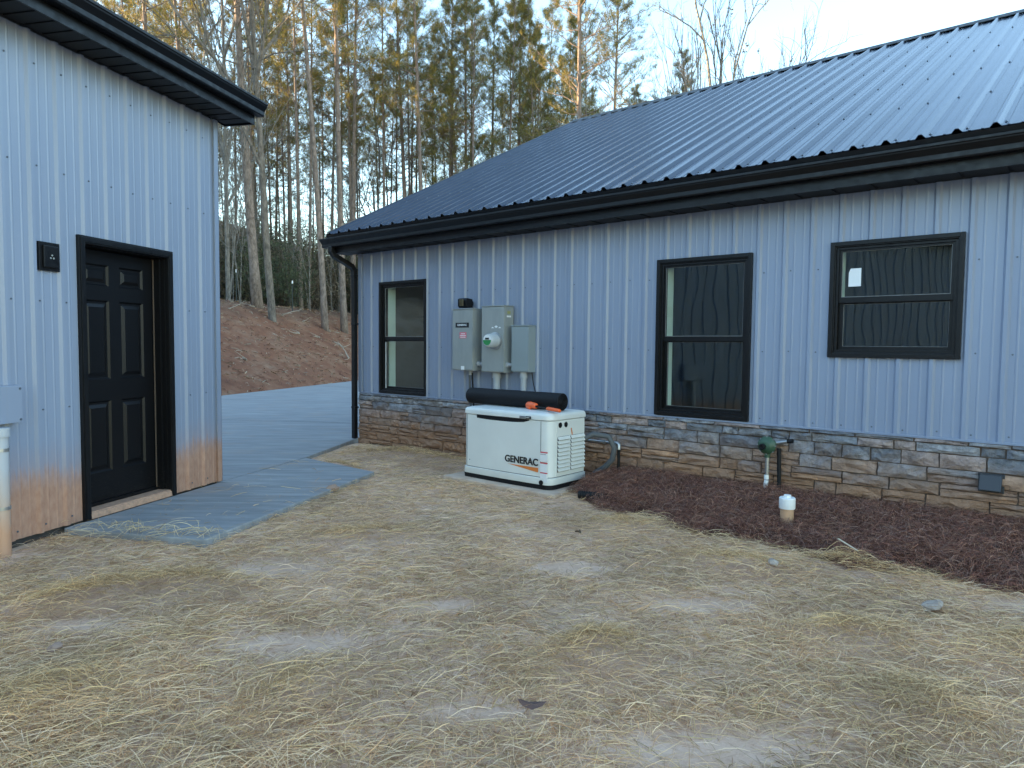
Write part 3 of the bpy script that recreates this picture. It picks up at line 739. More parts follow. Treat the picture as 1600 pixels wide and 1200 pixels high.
MB().box(-.025, .03, -.212, -.2085, .01, .055).build('latch_label', M_lbl, tsw)
mc = thing('meter_cabinet', 'tall grey electric meter cabinet with round green faced meter', 'meter box', HM @ T((-5.705, -.02, 1.12)))
MB().box(-.19, .175, -.17, .0, 0, .80).build('enclosure', M_grey, mc, bevel=.005)
MB().box(-.197, .182, -.182, .0, .801, .813).build('rain_lid', M_grey, mc, bevel=.003)
MB().box(-.188, .173, -.178, -.171, .012, .79).build('cover', M_grey, mc, bevel=.003)
b = MB(); b.lathe([(.100, -.178), (.104, -.186), (.104, -.196), (.092, -.200)], (.045, 0, .385), 'y', 28); b.build('meter_ring', M_galv, mc, smooth=True)
b = MB(); b.lathe([(.084, -.19), (.084, -.30), (.078, -.32), (.066, -.332)], (.045, 0, .385), 'y', 28); mtr = b.build('meter', M_glassy, mc, smooth=True)
b = MB(); n = 18; pts = [(.045+.062*math.cos(math.pi+math.pi*i/n), .392+.062*math.sin(math.pi+math.pi*i/n)) for i in range(n+1)]
b.prism(pts, 'y', -.3365, -.3330); b.build('meter_green_face', M_meterg, mc)
b = MB(); pts = [(.045+.062*math.cos(math.pi*i/n), .394+.062*math.sin(math.pi*i/n)) for i in range(n+1)]; b.prism(pts, 'y', -.3360, -.3330); b.build('meter_face', M_lbl, mc)
MB().box(.018, .078, -.340, -.3370, .398, .420).build('meter_display', M_print, mc)
b = MB(); b.add([(.02, -.1790, .555), (.05, -.1790, .572), (.08, -.1790, .555), (.05, -.1790, .540)], [(0,1,2,3)])
b.add([(-.03, -.1790, .538), (-.015, -.1790, .552), (.0, -.1790, .552), (.015, -.1790, .538)], [(0,1,2,3)]); b.add([(.085, -.1790, .538), (.10, -.1790, .552), (.115, -.1790, .552), (.13, -.1790, .538)], [(0,1,2,3)])
b.build('maker_mark', M_lbl, mc)
b = MB(); b.add([(.1765, -.12, .71), (.1765, -.06, .71), (.1765, -.06, .745), (.1765, -.12, .745)], [(0,1,2,3)]); b.build('yellow_sticker', mat('faded_yellow', (.30, .30, .12), .6), mc)
b = MB(); b.add([(.1765, -.13, .67), (.1765, -.05, .67), (.1765, -.05, .69), (.1765, -.13, .69)], [(0,1,2,3)]); b.build('white_sticker', M_lbl, mc)
db = thing('disconnect_box', 'smaller bluish grey disconnect box right of the meter cabinet', 'electrical box', HM @ T((-5.295, -.02, 1.135)))
MB().box(-.15, .112, -.13, .0, 0, .545).build('enclosure', M_grey2, db, bevel=.005)
MB().box(-.157, .119, -.142, .0, .546, .558).build('rain_lid', M_grey2, db, bevel=.003)
MB().box(-.148, .110, -.138, -.131, .012, .535).build('cover', M_grey2, db, bevel=.003)
b = MB(); b.box(-.04, .05, -.1415, -.1385, .155, .185); b.build('embossed_mark', M_grey2, db)
for nm, xx, r_, zt_, lab, dia in (('service_conduit', -5.74, .044, 1.12, 'thick grey conduit dropping from the meter cabinet behind the generator', 1), ('branch_conduit', -5.31, .036, 1.135, 'grey conduit dropping from the smaller disconnect box', 1)):
    t_ = thing(nm, lab, 'conduit', HM @ T((xx+.0, -.085, 0)))
    MB().tube([(0, 0, -.05), (0, 0, zt_-.07)], r_, 16).build('pipe', M_pvc, t_, smooth=True)
    MB().tube([(0, 0, zt_-.075), (0, 0, zt_-.001)], r_*1.28, 16).build('adapter', M_pvc, t_, smooth=True)
t_ = thing('flexible_cables', 'pair of thin dark cables dropping from the transfer switch', 'cable', HM @ T((-6.19, -.10, 0)))
MB().tube([(.0, 0, 1.1), (.01, .0, .8), (.03, .01, .5), (.03, .02, .2)], .014, 8).build('cable', M_hose, t_, smooth=True)
MB().tube([(.045, 0, 1.1), (.065, .0, .8), (.08, .01, .5), (.09, .02, .2)], .011, 8).build('cable', M_rub, t_, smooth=True)
MB().tube([(.02, 0, 1.07), (.02, 0, 1.128)], .026, 10).build('gland', M_pvc, t_, smooth=True)
t_ = tag(MB().tube([(0, 0, 0), (0.02, 0, -.12), (.05, .01, -.24)], .006, 6).build('ground_wire', M_rub), 'thin black wire from disconnect box to small white outlet box', 'wire'); t_.matrix_world = HM @ T((-5.21, -.05, 1.13))
t_ = thing('outlet_box', 'small white outlet box behind the black roll', 'outlet box', HM @ T((-5.11, -.03, .84)))
MB().box(-.085, .085, -.05, .0, -.03, .04).build('housing', M_lbl, t_, bevel=.005); MB().box(-.075, .075, -.058, -.0505, -.02, .03).build('lid', M_wht, t_, bevel=.003)
# conduit nipples between boxes
for xx, lab in ((-5.955, 'short grey pipe fitting joining transfer switch and meter cabinet'), (-5.49, 'short grey pipe fitting joining meter cabinet and disconnect box')):
    o = MB().lathe([(.03, -.06), (.034, -.058), (.034, -.02), (.022, -.018), (.022, .06)], (0, 0, 0), 'x', 12).build('pipe_fitting', M_pvc, None, smooth=True); o.matrix_world = HM @ T((xx, -.13, 1.215)); tag(o, lab, 'fitting')
fl = thing('flood_light', 'small bronze wall light above the transfer switch', 'wall light', HM @ T((-6.26, -.02, 1.985)))
MB().lathe([(.05, 0), (.05, -.025), (.035, -.03)], (0, 0, 0), 'y', 16).build('mount', M_rub, fl, smooth=True)
b = MB(); b.prism([(-.03, -.055), (-.13, -.065), (-.15, -.03), (-.15, .03), (-.13, .06), (-.03, .05)], 'x', -.08, .07); b.build('housing', M_blk, fl, bevel=.008)
MB().box(-.045, .035, -.158, -.1505, -.04, .045).build('lens', M_led, fl, bevel=.004)
b = MB()
for q in range(4): b.box(-.06+q*.032, -.055+q*.032, -.166, -.1585, -.045, .05)
b.build('guard_bar', M_blk, fl)

# ------------------------------------------------------------------ generator, pad, roll, tool
pad = tag(slab('generator_pad', [W1(4.02, -.36), W1(5.55, -.36), W1(5.52, -1.22), W1(4.0, -1.20)], -.08, .018, M_pad, bevel=.015), 'tan concrete pad under the white generator', 'pad')
GX0, GX1, GY0, GY1 = -5.335, -4.145, -1.075, -.455
gn = thing('generator', 'cream white standby generator with louvred end and GENERAC lettering', 'generator', HM @ T(((GX0+GX1)/2, (GY0+GY1)/2, .018)))
hx_, hy_ = (GX1-GX0)/2, (GY1-GY0)/2
def foot(g, rr=.085, bow=.012):
    """plan outline with rounded corners and slightly bowed front"""
    P = []; x, y = hx_-g, hy_-g
    for cx, cy, a0 in ((x-rr, -y+rr, -90), (x-.03, y-.03, 0), (-x+.03, y-.03, 90), (-x+rr*.5, -y+rr*.5, 180)):
        r_ = rr if (cx > 0 and cy < 0) else (.03 if cy > 0 else rr*.5)
        for k in range(6):
            t_ = R(a0+90*k/5); P.append((cx+r_*math.cos(t_), cy+r_*math.sin(t_)))
    out = []
    for i, p in enumerate(P):
        out.append(p)
        q = P[(i+1) % len(P)]
        if i == len(P)-1:
            for u in (.2, .4, .6, .8): out.append((p[0]+(q[0]-p[0])*u, p[1]+(q[1]-p[1])*u - bow*4*u*(1-u)))
    return out
def stack(b, layers):
    rings = [[(x, y, z) for x, y in foot(g)] for g, z in layers]; n = len(rings[0])
    b.add([p for r_ in rings for p in r_], [[i*n+k, i*n+(k+1) % n, (i+1)*n+(k+1) % n, (i+1)*n+k] for i in range(len(rings)-1) for k in range(n)] + [list(range(n))[::-1], [(len(rings)-1)*n+k for k in range(n)]])
    return b
stack(MB(), [(-.004, 0), (-.006, .045)]).build('black_base', M_rub, gn, smooth=True)
stack(MB(), [(-.004, .046), (-.006, .05), (-.004, .112), (.004, .116)]).build('base_skirt', M_gen, gn, smooth=True)
stack(MB(), [(.010, .1100), (.010, .1200)]).build('base_seam', M_rub, gn)
stack(MB(), [(.012, .1205), (.006, .122), (.006, .684), (.02, .688)]).build('body', M_gen, gn, smooth=True)
stack(MB(), [(.004, .690), (-.003, .694), (-.003, .722), (.001, .742), (.012, .756), (.05, .765), (.12, .772)]).build('lid', M_gen, gn, smooth=True)
# front door panel, proud of the body
b = MB(); x0, x1 = -hx_+.05, hx_-.125; yb = -hy_
n = 14; fr_ = []
for i in range(n+1):
    u = i/n; xx = x0+(x1-x0)*u; ub = (xx+hx_-.04)/(2*hx_-.125); fr_.append((xx, yb+.004-.012*4*ub*(1-ub)))
ztop = lambda u: .672 - .026*(1-min(1, abs(u-.45)/.45)**3) if .08 < u < .85 else .676
vs = []
for i, (xx, yy) in enumerate(fr_):
    vs += [(xx, yy, .125), (xx, yy, ztop(i/n)), (xx, yy+.02, .125), (xx, yy+.02, ztop(i/n))]
fs = []
for i in range(n):
    o_ = 4*i; fs += [(o_, o_+4, o_+5, o_+1), (o_+1, o_+5, o_+7, o_+3), (o_, o_+2, o_+6, o_+4)]
fs += [(0, 1, 3, 2), (4*n, 4*n+2, 4*n+3, 4*n+1)]
b.add(vs, fs); b.build('front_panel', M_gen, gn, bevel=.0)
b = MB()
for i in range(n):
    u0, u1 = i/n, (i+1)/n
    if .08 < u0 and u1 < .86: b.add([(fr_[i][0], fr_[i][1]+.0010, ztop(u0)), (fr_[i+1][0], fr_[i+1][1]+.0010, ztop(u1)), (fr_[i+1][0], fr_[i+1][1]+.0010, .692), (fr_[i][0], fr_[i][1]+.0010, .692)], [(0,1,2,3)])
b.build('lift_recess', M_rub, gn, recalc=False)
b = MB(); b.box(x0-.0035, x0-.0005, yb+.0015, yb+.02, .12, .68); b.box(x1+.0005, x1+.0035, yb+.0015, yb+.02, .12, .68); b.build('panel_seam', M_rub, gn)
text_obj('logo_lettering', 'GENERAC', .098, M_print, gn, (.232, yb-.0115, .262), 1.0, .0018)
b = MB(); b.add([(.045, yb-.0090, .212), (.45, yb-.0062, .212), (.45, yb-.0062, .168), (.44, yb-.0065, .166)], [(3,2,1,0)]); b.build('orange_swoosh', M_org, gn, recalc=False)
# warning labels on the rounded corner post
for zz_ in (.375, .268, .17):
    MB().box(hx_-.122, hx_-.045+.006, yb-.0035, yb+.01, zz_-.095, zz_-.008).build('warning_label', M_lbl, gn)
    MB().box(hx_-.122, hx_-.045+.006, yb-.0040, yb+.01, zz_-.008, zz_+.004).build('label_stripe', M_red, gn)
b = MB()
for q in range(5): b.box(hx_-.118+q*.014, hx_-.111+q*.014, yb-.0045, yb+.005, .350, .358)
b.build('label_symbols', M_print, gn)
bd = MB().box(.22, .30, yb-.030, yb, .696, .722).build('badge', M_galv, gn, bevel=.002); MB().box(.301, .355, yb-.030, yb, .696, .722).build('badge_dark', M_print, gn, bevel=.002)
text_obj('badge_lettering', 'GENERAC', .012, M_lbl, gn, (.328, yb-.0306, .709), 1.0)
# end panel with louvres (+X side)
xe = hx_-.006
b = MB(); b.box(xe, xe+.006, -hy_+.10, hy_-.035, .125, .675); b.build('end_panel', M_gen, gn, bevel=.002)
lm = None
for cidx, (ya, yb2) in enumerate(((-hy_+.115, -hy_+.318), (-hy_+.336, hy_-.045))):
    MB().box(xe+.0062, xe+.0068, ya, yb2, .165, .525).build('louvre_opening', M_hose, gn)
    for i in range(9):
        z0 = .170+i*.0395
        b = MB(); b.prism([(xe+.007, z0+.036), (xe+.010, z0+.0365), (xe+.026, z0+.012), (xe+.026, z0+.004), (xe+.023, z0+.004), (xe+.020, z0+.013)], 'y', ya, yb2)
        b.build('louvre', M_gen, gn)
for yy in (-hy_+.155, -hy_+.252):
    b = MB(); b.lathe([(.026, xe+.006), (.028, xe+.012), (.018, xe+.014), (.016, xe+.008)], (0, yy, .640), 'x', 18); b.build('knockout_plug', M_rub, gn, smooth=True)
b = MB(); b.add([(xe+.0075, -hy_+.338, .595), (xe+.0075, -hy_+.352, .600), (xe+.0075, -hy_+.372, .545), (xe+.0075, -hy_+.372, .510), (xe+.0075, -hy_+.352, .540)], [(0,1,2,3,4)]); b.build('orange_mark', M_org, gn, recalc=False)
b = MB(); b.lathe([(.026, -.012), (.024, .006)], (hx_-.105, -hy_-.001, .068), 'y', 16); b.build('lock_port', M_rub, gn, smooth=True)
MB().lathe([(.006, -.003), (.005, .002)], (-hx_+.09, -hy_+.0035, .19), 'y', 8).build('panel_screw', M_screw, gn)
# flexible conduit and gas pipe behind the generator
o = MB().tube([(-4.2, -.45, .46), (-4.12, -.36, .52), (-3.98, -.28, .50), (-3.93, -.24, .38), (-3.95, -.24, .26), (-4.04, -.25, .16), (-4.15, -.26, .09), (-4.25, -.27, .0)], .030, 12).build('flexible_hose', M_hose, None, smooth=True)
o.matrix_world = HM; tag(o, 'thick grey flexible hose looping from generator back to ground', 'hose')
gp = thing('gas_pipe', 'thin dark gas pipe with elbow beside the generator hose', 'pipe', HM @ T((0, -.2, 0)))
MB().tube([(-4.3, 0, .425), (-3.92, 0, .425)], .013, 10).build('horizontal_pipe', M_galv, gp, smooth=True)
MB().tube([(-3.90, 0, .40), (-3.90, 0, -.05)], .016, 10).build('vertical_pipe', M_rub, gp, smooth=True)
MB().tube([(-3.96, 0, .425), (-3.915, 0, .425), (-3.90, 0, .412), (-3.90, 0, .36)], .021, 10).build('elbow', M_galv, gp, smooth=True)
for xx in (-4.10, -4.02): MB().tube([(xx, 0, .425), (xx+.03, 0, .425)], .021, 8).build('coupling', M_galv, gp, smooth=True)
# black roll on the generator lid
rl = thing('fabric_roll', 'long black roll of fabric lying on the generator lid', 'roll', HM @ T((-4.84, -.80, .882)))
rr = .088
b = MB(); n = 22; prof = [(rr*.3, -.665), (rr*.9, -.67), (rr, -.66)] + [(rr*(1+.012*math.sin(i*1.7)), -.66+1.3*i/10) for i in range(1, 10)] + [(rr, .645), (rr*.93, .65), (rr*.90, .643)]
b.lathe(prof, (0, 0, 0), 'x', 26); b.build('rolled_sheet', M_roll, rl, smooth=True)
b = MB(); pts = []; 
for i in range(70):
    t_ = i/70; a_ = t_*2*math.pi*4; r_ = rr*(.2+.68*t_); pts.append((.652, r_*math.cos(a_), r_*math.sin(a_)))
b.tube(pts, .0035, 4); b.build('spiral_edge', M_roll, rl)
rl.rotation_euler.z += R(-1.0)
tl = thing('orange_tool', 'hand tool with two bright orange grips and black shaft on generator lid', 'tool', HM @ T((-4.42, -.93, .80)))
tl.rotation_euler.z += R(-14)
b = MB(); b.tube([(-.19, .0, .030), (-.16, .0, .034), (-.12, 0, .036), (-.07, 0, .034), (-.035, 0, .030), (-.02, 0, .026)], [.020, .034, .036, .032, .030, .016], 12); b.tube([(-.175, 0, .015), (-.11, -.02, .008)], [.022, .018], 8)
b.build('grip', M_handle, tl, smooth=True)
b = MB(); b.tube([(.15, 0, .018), (.17, 0, .019), (.25, 0, .017), (.345, 0, .012), (.355, 0, .012)], [.015, .020, .019, .018, .012], 10); b.build('grip', M_handle, tl, smooth=True)
b = MB(); b.tube([(-.03, 0, .028), (.05, 0, .022), (.155, 0, .018)], .010, 8); b.box(-.05, -.01, -.018, .018, .018, .04); b.build('shaft', M_rub, tl)

# ------------------------------------------------------------------ regulator, pipes, vent
rg = thing('gas_regulator', 'green round gas regulator on a striped silver and white riser', 'regulator', HM @ T((-2.36, -.13, .553)))
b = MB(); b.lathe([(.050, .045), (.078, .03), (.083, .010), (.083, -.008), (.074, -.014), (.060, -.040), (.034, -.052)], (0, 0, 0), 'y', 24); b.build('diaphragm_housing', M_grn, rg, smooth=True)
b = MB()
for q in range(8):
    a_ = q*math.pi/4; b.lathe([(.008, -.012), (.008, .014)], (.079*math.cos(a_), 0, .079*math.sin(a_)), 'y', 6)
b.build('flange_bolt', M_galv, rg)
b = MB(); b.lathe([(.028, -.048), (.028, -.082), (.022, -.086), (.016, -.074)], (-.018, 0, -.008), 'y', 14); b.build('vent_cap', M_rub, rg, smooth=True)
b = MB(); b.tube([(.0, .02, -.05), (.0, .02, -.115)], .026, 12); b.build('inlet', M_grn, rg, smooth=True)
b = MB(); b.tube([(.0, .03, .015), (.10, .03, .03), (.19, .03, .052)], .015, 10); b.build('outlet_pipe', M_galv, rg, smooth=True)
b = MB(); b.tube([(.175, .03, .048), (.225, .03, .058)], .02, 8); b.build('outlet_cap', M_rub, rg, smooth=True)
rp = thing('gas_riser', 'silver and white striped riser pipe under the green regulator', 'pipe', HM @ T((-2.36, -.11, .03)))
for i in range(5): MB().tube([(.0, 0, .275+i*.028), (.0, 0, .275+i*.028+.020)], .0205, 12).build('ring', M_galv, rp, smooth=True)
MB().tube([(0, 0, .16), (0, 0, .418)], .0165, 12).build('upper_pipe', M_galv, rp, smooth=True)
MB().tube([(-.004, 0, .245), (-.002, 0, .205)], .022, 12).build('coupling', M_wht, rp, smooth=True)
MB().tube([(-.002, 0, .195), (-.02, -.01, .03)], .020, 12).build('lower_pipe', M_wht, rp, smooth=True)
MB().tube([(-.02, -.01, .04), (-.03, -.012, -.06)], .017, 12).build('buried_pipe', M_galv, rp, smooth=True)
o = MB().tube([(-2.262, -.09, .53), (-2.25, -.10, .25), (-2.24, -.12, -.05)], .019, 10).build('black_pipe', M_rub, None, smooth=True); o.matrix_world = HM; tag(o, 'straight black pipe standing just right of the green regulator', 'pipe')
co = thing('cleanout_pipe', 'white capped plastic cleanout with clay stained stub in the pine straw', 'pipe', T(W1(1.89, -.93, .06)))
MB().tube([(0, 0, -.1), (0, 0, .125)], .052, 24).build('stub', mat('clay_stained_pvc', (.50, .30, .18), .6), co, smooth=True)
b = MB(); b.lathe([(.060, .118), (.062, .122), (.062, .200), (.056, .207)], seg=24); b.build('cap', M_wht, co, smooth=True)
b = MB(); b.lathe([(.030, .207), (.030, .224), (.027, .227)], seg=6); b.build('plug', M_wht, co)
vt = thing('dryer_vent', 'small dark vent hood on the stone base near right edge', 'vent', HM @ T((-.645, -.06, .42)))
b = MB(); b.box(-.085, .085, .0, .035, -.07, .075); b.build('flange', M_vent, vt, bevel=.003)
b = MB(); b.prism([(-.001, .068), (-.03, .068), (-.085, -.045), (-.001, -.045)], 'x', -.072, .072); b.build('hood', M_vent, vt, bevel=.006)
MB().box(-.062, .062, -.07, -.004, -.052, -.0455).build('flap', M_rub, vt)
dt = thing('drain_tube', 'open end of black corrugated drain tube beside the generator pad', 'tube', T((.64, 6.57, .045)))
b = MB(); dirv = Vector((.96, .05, -.02)); 
pts = [dirv*(i*.012) for i in range(28)]; rads = [.040 if i % 2 else .034 for i in range(28)]
b.tube(pts, rads, 14, caps=False); b.tube([dirv*0, dirv*.3], .030, 14, caps=False); b.build('corrugated_wall', M_rub, dt)
dt.rotation_euler.z = R(-22)

# ------------------------------------------------------------------ straw and mulch
MB_S = np.array([-3.0, 0.0, .5, .85, 1.1, 1.46, 1.9, 2.4, 2.9, 3.2, 3.62, 4.0, 4.12])
MB_O = np.array([-1.45, -1.38, -1.33, -1.34, -1.48, -1.45, -1.28, -1.46, -1.20, -1.24, -1.16, -.85, -.3])
def in_mulch(x, y, grow=0.0):
    s, o = s1f(x, y), off1(x, y)
    b = np.interp(s, MB_S, MB_O) + 0.05*np.sin(s*9)+0.03*np.sin(s*23+1)
    return (s < 4.06+grow) & (o > b-grow) & (o < -0.03)
def poly_dist_walk(x, y):
    """True where the walkway, the driveway, the pad or a building stands"""
    s2_, o2_ = s2f(x, y), off2(x, y); s_, o_ = s1f(x, y), off1(x, y)
    walk = (s2_ > 4.34) & (s2_ < 7.9) & (o2_ > -.1) & (o2_ < 1.26) & ((s2_ < 6.9) | (o_ < -1.55))
    drive = (o2_ < .04) & (s2_ > 6.2) | (s_ > 8.55)
    padm = (s_ > 4.03) & (s_ < 5.5) & (o_ > -1.19)
    return walk, drive | (o_ > -0.05) | (o2_ < 0.02), padm
CL = [(-2.05, 4.05, .50, .20, .085, 15), (-2.45, 3.85, .3, .14, .06, 15), (.41, 3.25, .26, .17, .10, 40), (1.73, 3.5, .32, .2, .06, 0), (-1.15, 5.25, .45, .25, .05, 20),
      (1.55, 4.65, .35, .2, .06, -20), (2.25, 4.6, .3, .2, .07, -30), (-.9, 2.9, .3, .2, .045, 60), (2.6, 3.3, .4, .25, .06, 0), (-2.3, 8.2, .35, .5, .09, 70), (-1.3, 8.9, .9, .35, .10, -40), (.9, 5.6, .5, .3, .05, 0), (1.66, 2.8, .3, .25, .06, 10), (-1.9, 2.8, .35, .25, .05, 30)]
def mound(x, y):
    h = 0
    for cx, cy, a, b, hh, rot in CL:
        c, s = math.cos(R(rot)), math.sin(R(rot)); u = ((x-cx)*c+(y-cy)*s)/a; v = (-(x-cx)*s+(y-cy)*c)/b
        h = h + 1.35*hh*np.exp(-(u*u+v*v)*1.3)
    return h
BARE = [(-1.0, 3.35, .42, .18), (.75, 2.5, .55, .20), (-1.55, 4.5, .35, .22), (-.1, 2.75, .3, .08), (-2.25, 3.55, .25, .12), (-3.65, 4.75, .45, .3), (1.1, 3.95, .3, .12), (-.35, 3.9, .3, .12), (.35, 4.6, .35, .12), (-2.9, 3.1, .3, .12), (2.6, 2.6, .3, .1), (3.0, 3.95, .35, .12)]
def ribbons(name, P, ang, L, wd, curv, arc, tilt, cols, m, seg=4, top=True):
    n = len(P); t = np.linspace(0, 1, seg+1)[None, :]
    a = ang[:, None] + curv[:, None]*(t-.5)
    dx = np.cumsum(np.cos(a), 1)*(L/(seg+1))[:, None]; dy = np.cumsum(np.sin(a), 1)*(L/(seg+1))[:, None]
    dx -= dx.mean(1, keepdims=True); dy -= dy.mean(1, keepdims=True)
    X = P[:, 0:1]+dx; Y = P[:, 1:2]+dy
    Zc = P[:, 2:3] + arc[:, None]*4*t*(1-t) + (tilt*L)[:, None]*(t-.5)
    Zc = np.maximum(Zc, terr(X, Y)+0.001)
    wx = -np.sin(a)*wd[:, None]/2; wy = np.cos(a)*wd[:, None]/2
    tap = (1-0.75*np.abs(2*t-1)**3); wx = wx*tap; wy = wy*tap
    roll = rng.uniform(-1, 1, (n, 1))*wd[:, None]*.45
    A = np.stack([X-wx, Y-wy, Zc-roll], -1); B = np.stack([X+wx, Y+wy, Zc+roll], -1)
    V = np.stack([A, B], 2).reshape(-1, 3)
    base = (np.arange(n)*(seg+1)*2)[:, None, None]; i = np.arange(seg)[None, :, None]*2
    F = (base + i + np.array([0, 1, 3, 2])[None, None, :]).reshape(-1, 4)
    C = np.repeat(cols, (seg+1)*2, axis=0)
    return tag(npmesh(name, V, F, m, C), kind='stuff')
def straw_layer(name, n, zr, Lr, wr, arc, seed_, bright=1.0, spill=0.02):
    # more blades near the camera
    y = 1.6 + 10.2*rng.random(n)**1.75; x = (rng.random(n)*2-1)*(y*.80+.7)
    wkm, blk, pdm = poly_dist_walk(x, y); mu = in_mulch(x, y, -0.03)
    keep = ~(blk | mu)
    keep &= ~(wkm & (rng.random(n) > spill)); keep &= ~(pdm & (rng.random(n) > .10))
    dens = np.ones(n)
    for cx, cy, a, b in BARE: dens *= 1-.93*np.exp(-(((x-cx)/a)**2+((y-cy)/b)**2)**1.5)
    dens *= np.clip(.82+.5*fbm(x, y, 1.9, 5), .12, 1); dens = np.maximum(dens, np.clip(mound(x, y)*20, 0, 1))
    keep &= rng.random(n) < dens
    x, y = x[keep], y[keep]; n = len(x)
    th = terr(x, y)+mound(x, y)
    wkm, _, _ = poly_dist_walk(x, y); th = np.where(wkm, np.maximum(th, .024), th)
    z = th + rng.random(n)**1.4*zr
    field = 0.25 + 1.2*fbm(x, y, 1.3, 8) + .9*fbm(x, y, 4.1, 2)
    ang = field + rng.normal(0, 1.0, n) + (rng.random(n) < .3)*rng.uniform(-1.5, 1.5, n)
    L = rng.uniform(*Lr, n); wd = rng.uniform(*wr, n)*(1+np.clip(y-3, 0, 7)*.13)
    curv = rng.normal(0, .26, n)*(1+2.5*(rng.random(n) < .12)); arcv = rng.random(n)**2*arc*(1+6*mound(x, y)); tilt = rng.normal(0, .07, n)*(1+5*mound(x, y))
    pal = np.array([(.84,.66,.40), (.72,.56,.34), (.68,.54,.35), (.88,.74,.50), (.60,.49,.26), (.54,.35,.19), (.80,.68,.51), (.48,.37,.22)])
    pr = rng.random(n)*.6 + .4*(fbm(x, y, 1.2, 12)*.5+.5); ci = (pr*8).astype(int).clip(0, 7); ci = np.where(rng.random(n) < .5, rng.integers(0, 8, n), ci)
    clump = np.clip(mound(x, y)*9, 0, .6)[:, None]  # clump blades browner, with the shade of their gaps put into the colour
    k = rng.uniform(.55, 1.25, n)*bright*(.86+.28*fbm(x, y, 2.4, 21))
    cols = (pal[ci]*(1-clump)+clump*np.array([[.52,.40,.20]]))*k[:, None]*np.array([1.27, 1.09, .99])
    cols = cols*np.minimum(1, .92/cols.max(1, keepdims=True))
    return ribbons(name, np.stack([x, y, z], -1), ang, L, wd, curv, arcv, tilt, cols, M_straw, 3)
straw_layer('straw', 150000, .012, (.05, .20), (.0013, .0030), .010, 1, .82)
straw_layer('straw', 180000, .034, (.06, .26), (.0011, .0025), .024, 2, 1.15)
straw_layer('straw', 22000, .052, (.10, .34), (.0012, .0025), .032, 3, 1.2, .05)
# loose blades fallen over the walkway corner
n = 130; u = rng.random(n); cx = W2(4.36, 0.25); cx2 = W2(4.40, 1.3)
px_ = cx.x+(cx2.x-cx.x)*u+rng.normal(0, .07, n); py_ = cx.y+(cx2.y-cx.y)*u+rng.normal(0, .08, n)
ribbons('straw', np.stack([px_, py_, np.full(n, .035)+rng.random(n)*.03], -1), rng.uniform(-1.2, 1.2, n), rng.uniform(.12, .32, n), rng.uniform(.0025, .005, n), rng.normal(0, .5, n), rng.random(n)*.05, rng.normal(0, .15, n), np.array([(.72,.56,.34)])*rng.uniform(.7, 1.15, n)[:, None], M_straw)
# pine straw bed
b = MB(); ns = 90; 
V = []; F = []
ss = np.linspace(-3, 4.10, ns); 
for i, s in enumerate(ss):
    ob = float(np.interp(s, MB_S, MB_O))
    for j in range(9):
        u = j/8; o_ = ob*(1-u)-0.03*u; p = W1(s, o_); edge = min(1, u*6, (4.12-s)*5)
        V.append((p.x, p.y, tz(p.x, p.y) + .004 + .045*max(0, edge)*(.8+.5*math.sin(s*7+u*5)*math.sin(s*3.1-u*7))))
for i in range(ns-1):
    for j in range(8): F.append((i*9+j, (i+1)*9+j, (i+1)*9+j+1, i*9+j+1))
M_mul = mat('mulch_base', (.05, .028, .022), .95, spec=.1)
mb = npmesh('mulch_bed', np.array(V), np.array(F), M_mul); mb.data.shade_smooth(); tag(mb, kind='stuff')
n = 90000; s = -0.9+5.2*rng.random(n)**.95; o_ = -1.75*rng.random(n)
x = n1[0]*(D1+o_)+d1[0]*s; y = n1[1]*(D1+o_)+d1[1]*s; k = in_mulch(x, y, 0.03); x, y = x[k], y[k]; n = len(x)
bump_ = .5+.5*fbm(x, y, 3.0, 9)
z = terr(x, y)+.012+.075*bump_*rng.random(n)**.8 + .02
k2 = np.clip((off1(x, y)-np.interp(s1f(x, y), MB_S, MB_O))/.15, .15, 1); z = terr(x, y)+(z-terr(x, y))*k2
pal = np.array([(.25,.10,.065), (.19,.08,.06), (.31,.135,.08), (.12,.06,.05), (.40,.21,.135), (.27,.17,.135), (.16,.06,.04)])
ribbons('pine_straw', np.stack([x, y, z], -1), 2.6*fbm(x, y, 2.2, 4)+rng.normal(0, .9, n), rng.uniform(.10, .26, n), rng.uniform(.0011, .0024, n), rng.normal(0, .9, n), rng.random(n)**2*.07, rng.normal(0, .18, n), pal[rng.integers(0, 7, n)]*(rng.uniform(.6, 1.4, n)+.9*(rng.random(n) < .08))[:, None], M_needle, 3)

# small stones, chips and leaves in the straw
def pebble(name, x, y, r, m, lab, seed_, sq=.6, dz=0.0, cat='stone'):
    r_ = random.Random(seed_); bm = bmesh.new(); bmesh.ops.create_icosphere(bm, subdivisions=2, radius=r)
    for v in bm.verts:
        k = 1+r_.uniform(-.16, .16); v.co = Vector((v.co.x*k*1.3, v.co.y*k, v.co.z*k*sq))
    me = bpy.data.meshes.new(name); bm.to_mesh(me); bm.free(); me.materials.append(m)
    o = link(name, me); o.location = (x, y, tz(x, y)+float(mound(x, y))+.02+dz); o.rotation_euler = (r_.uniform(-.3, .3), r_.uniform(-.3, .3), r_.uniform(0, 3)); tag(o, lab, cat)
M_rock = mat('pale_rock', (.34, .27, .22), .9); a = N(M_rock); a.col(a.ramp(a.noise(a.coord(), 30, 5), [(.3, (.30,.225,.18)), (.7, (.46,.38,.31))])); a.bump(a.noise(a.coord(), 60, 4), .7, .01)
M_clod = mat('clay_clod', (.33, .22, .165), .95)
pebble('rock', 1.72, 4.50, .032, M_rock, 'small pale rock in straw below the white capped cleanout', 3, .7, .02)
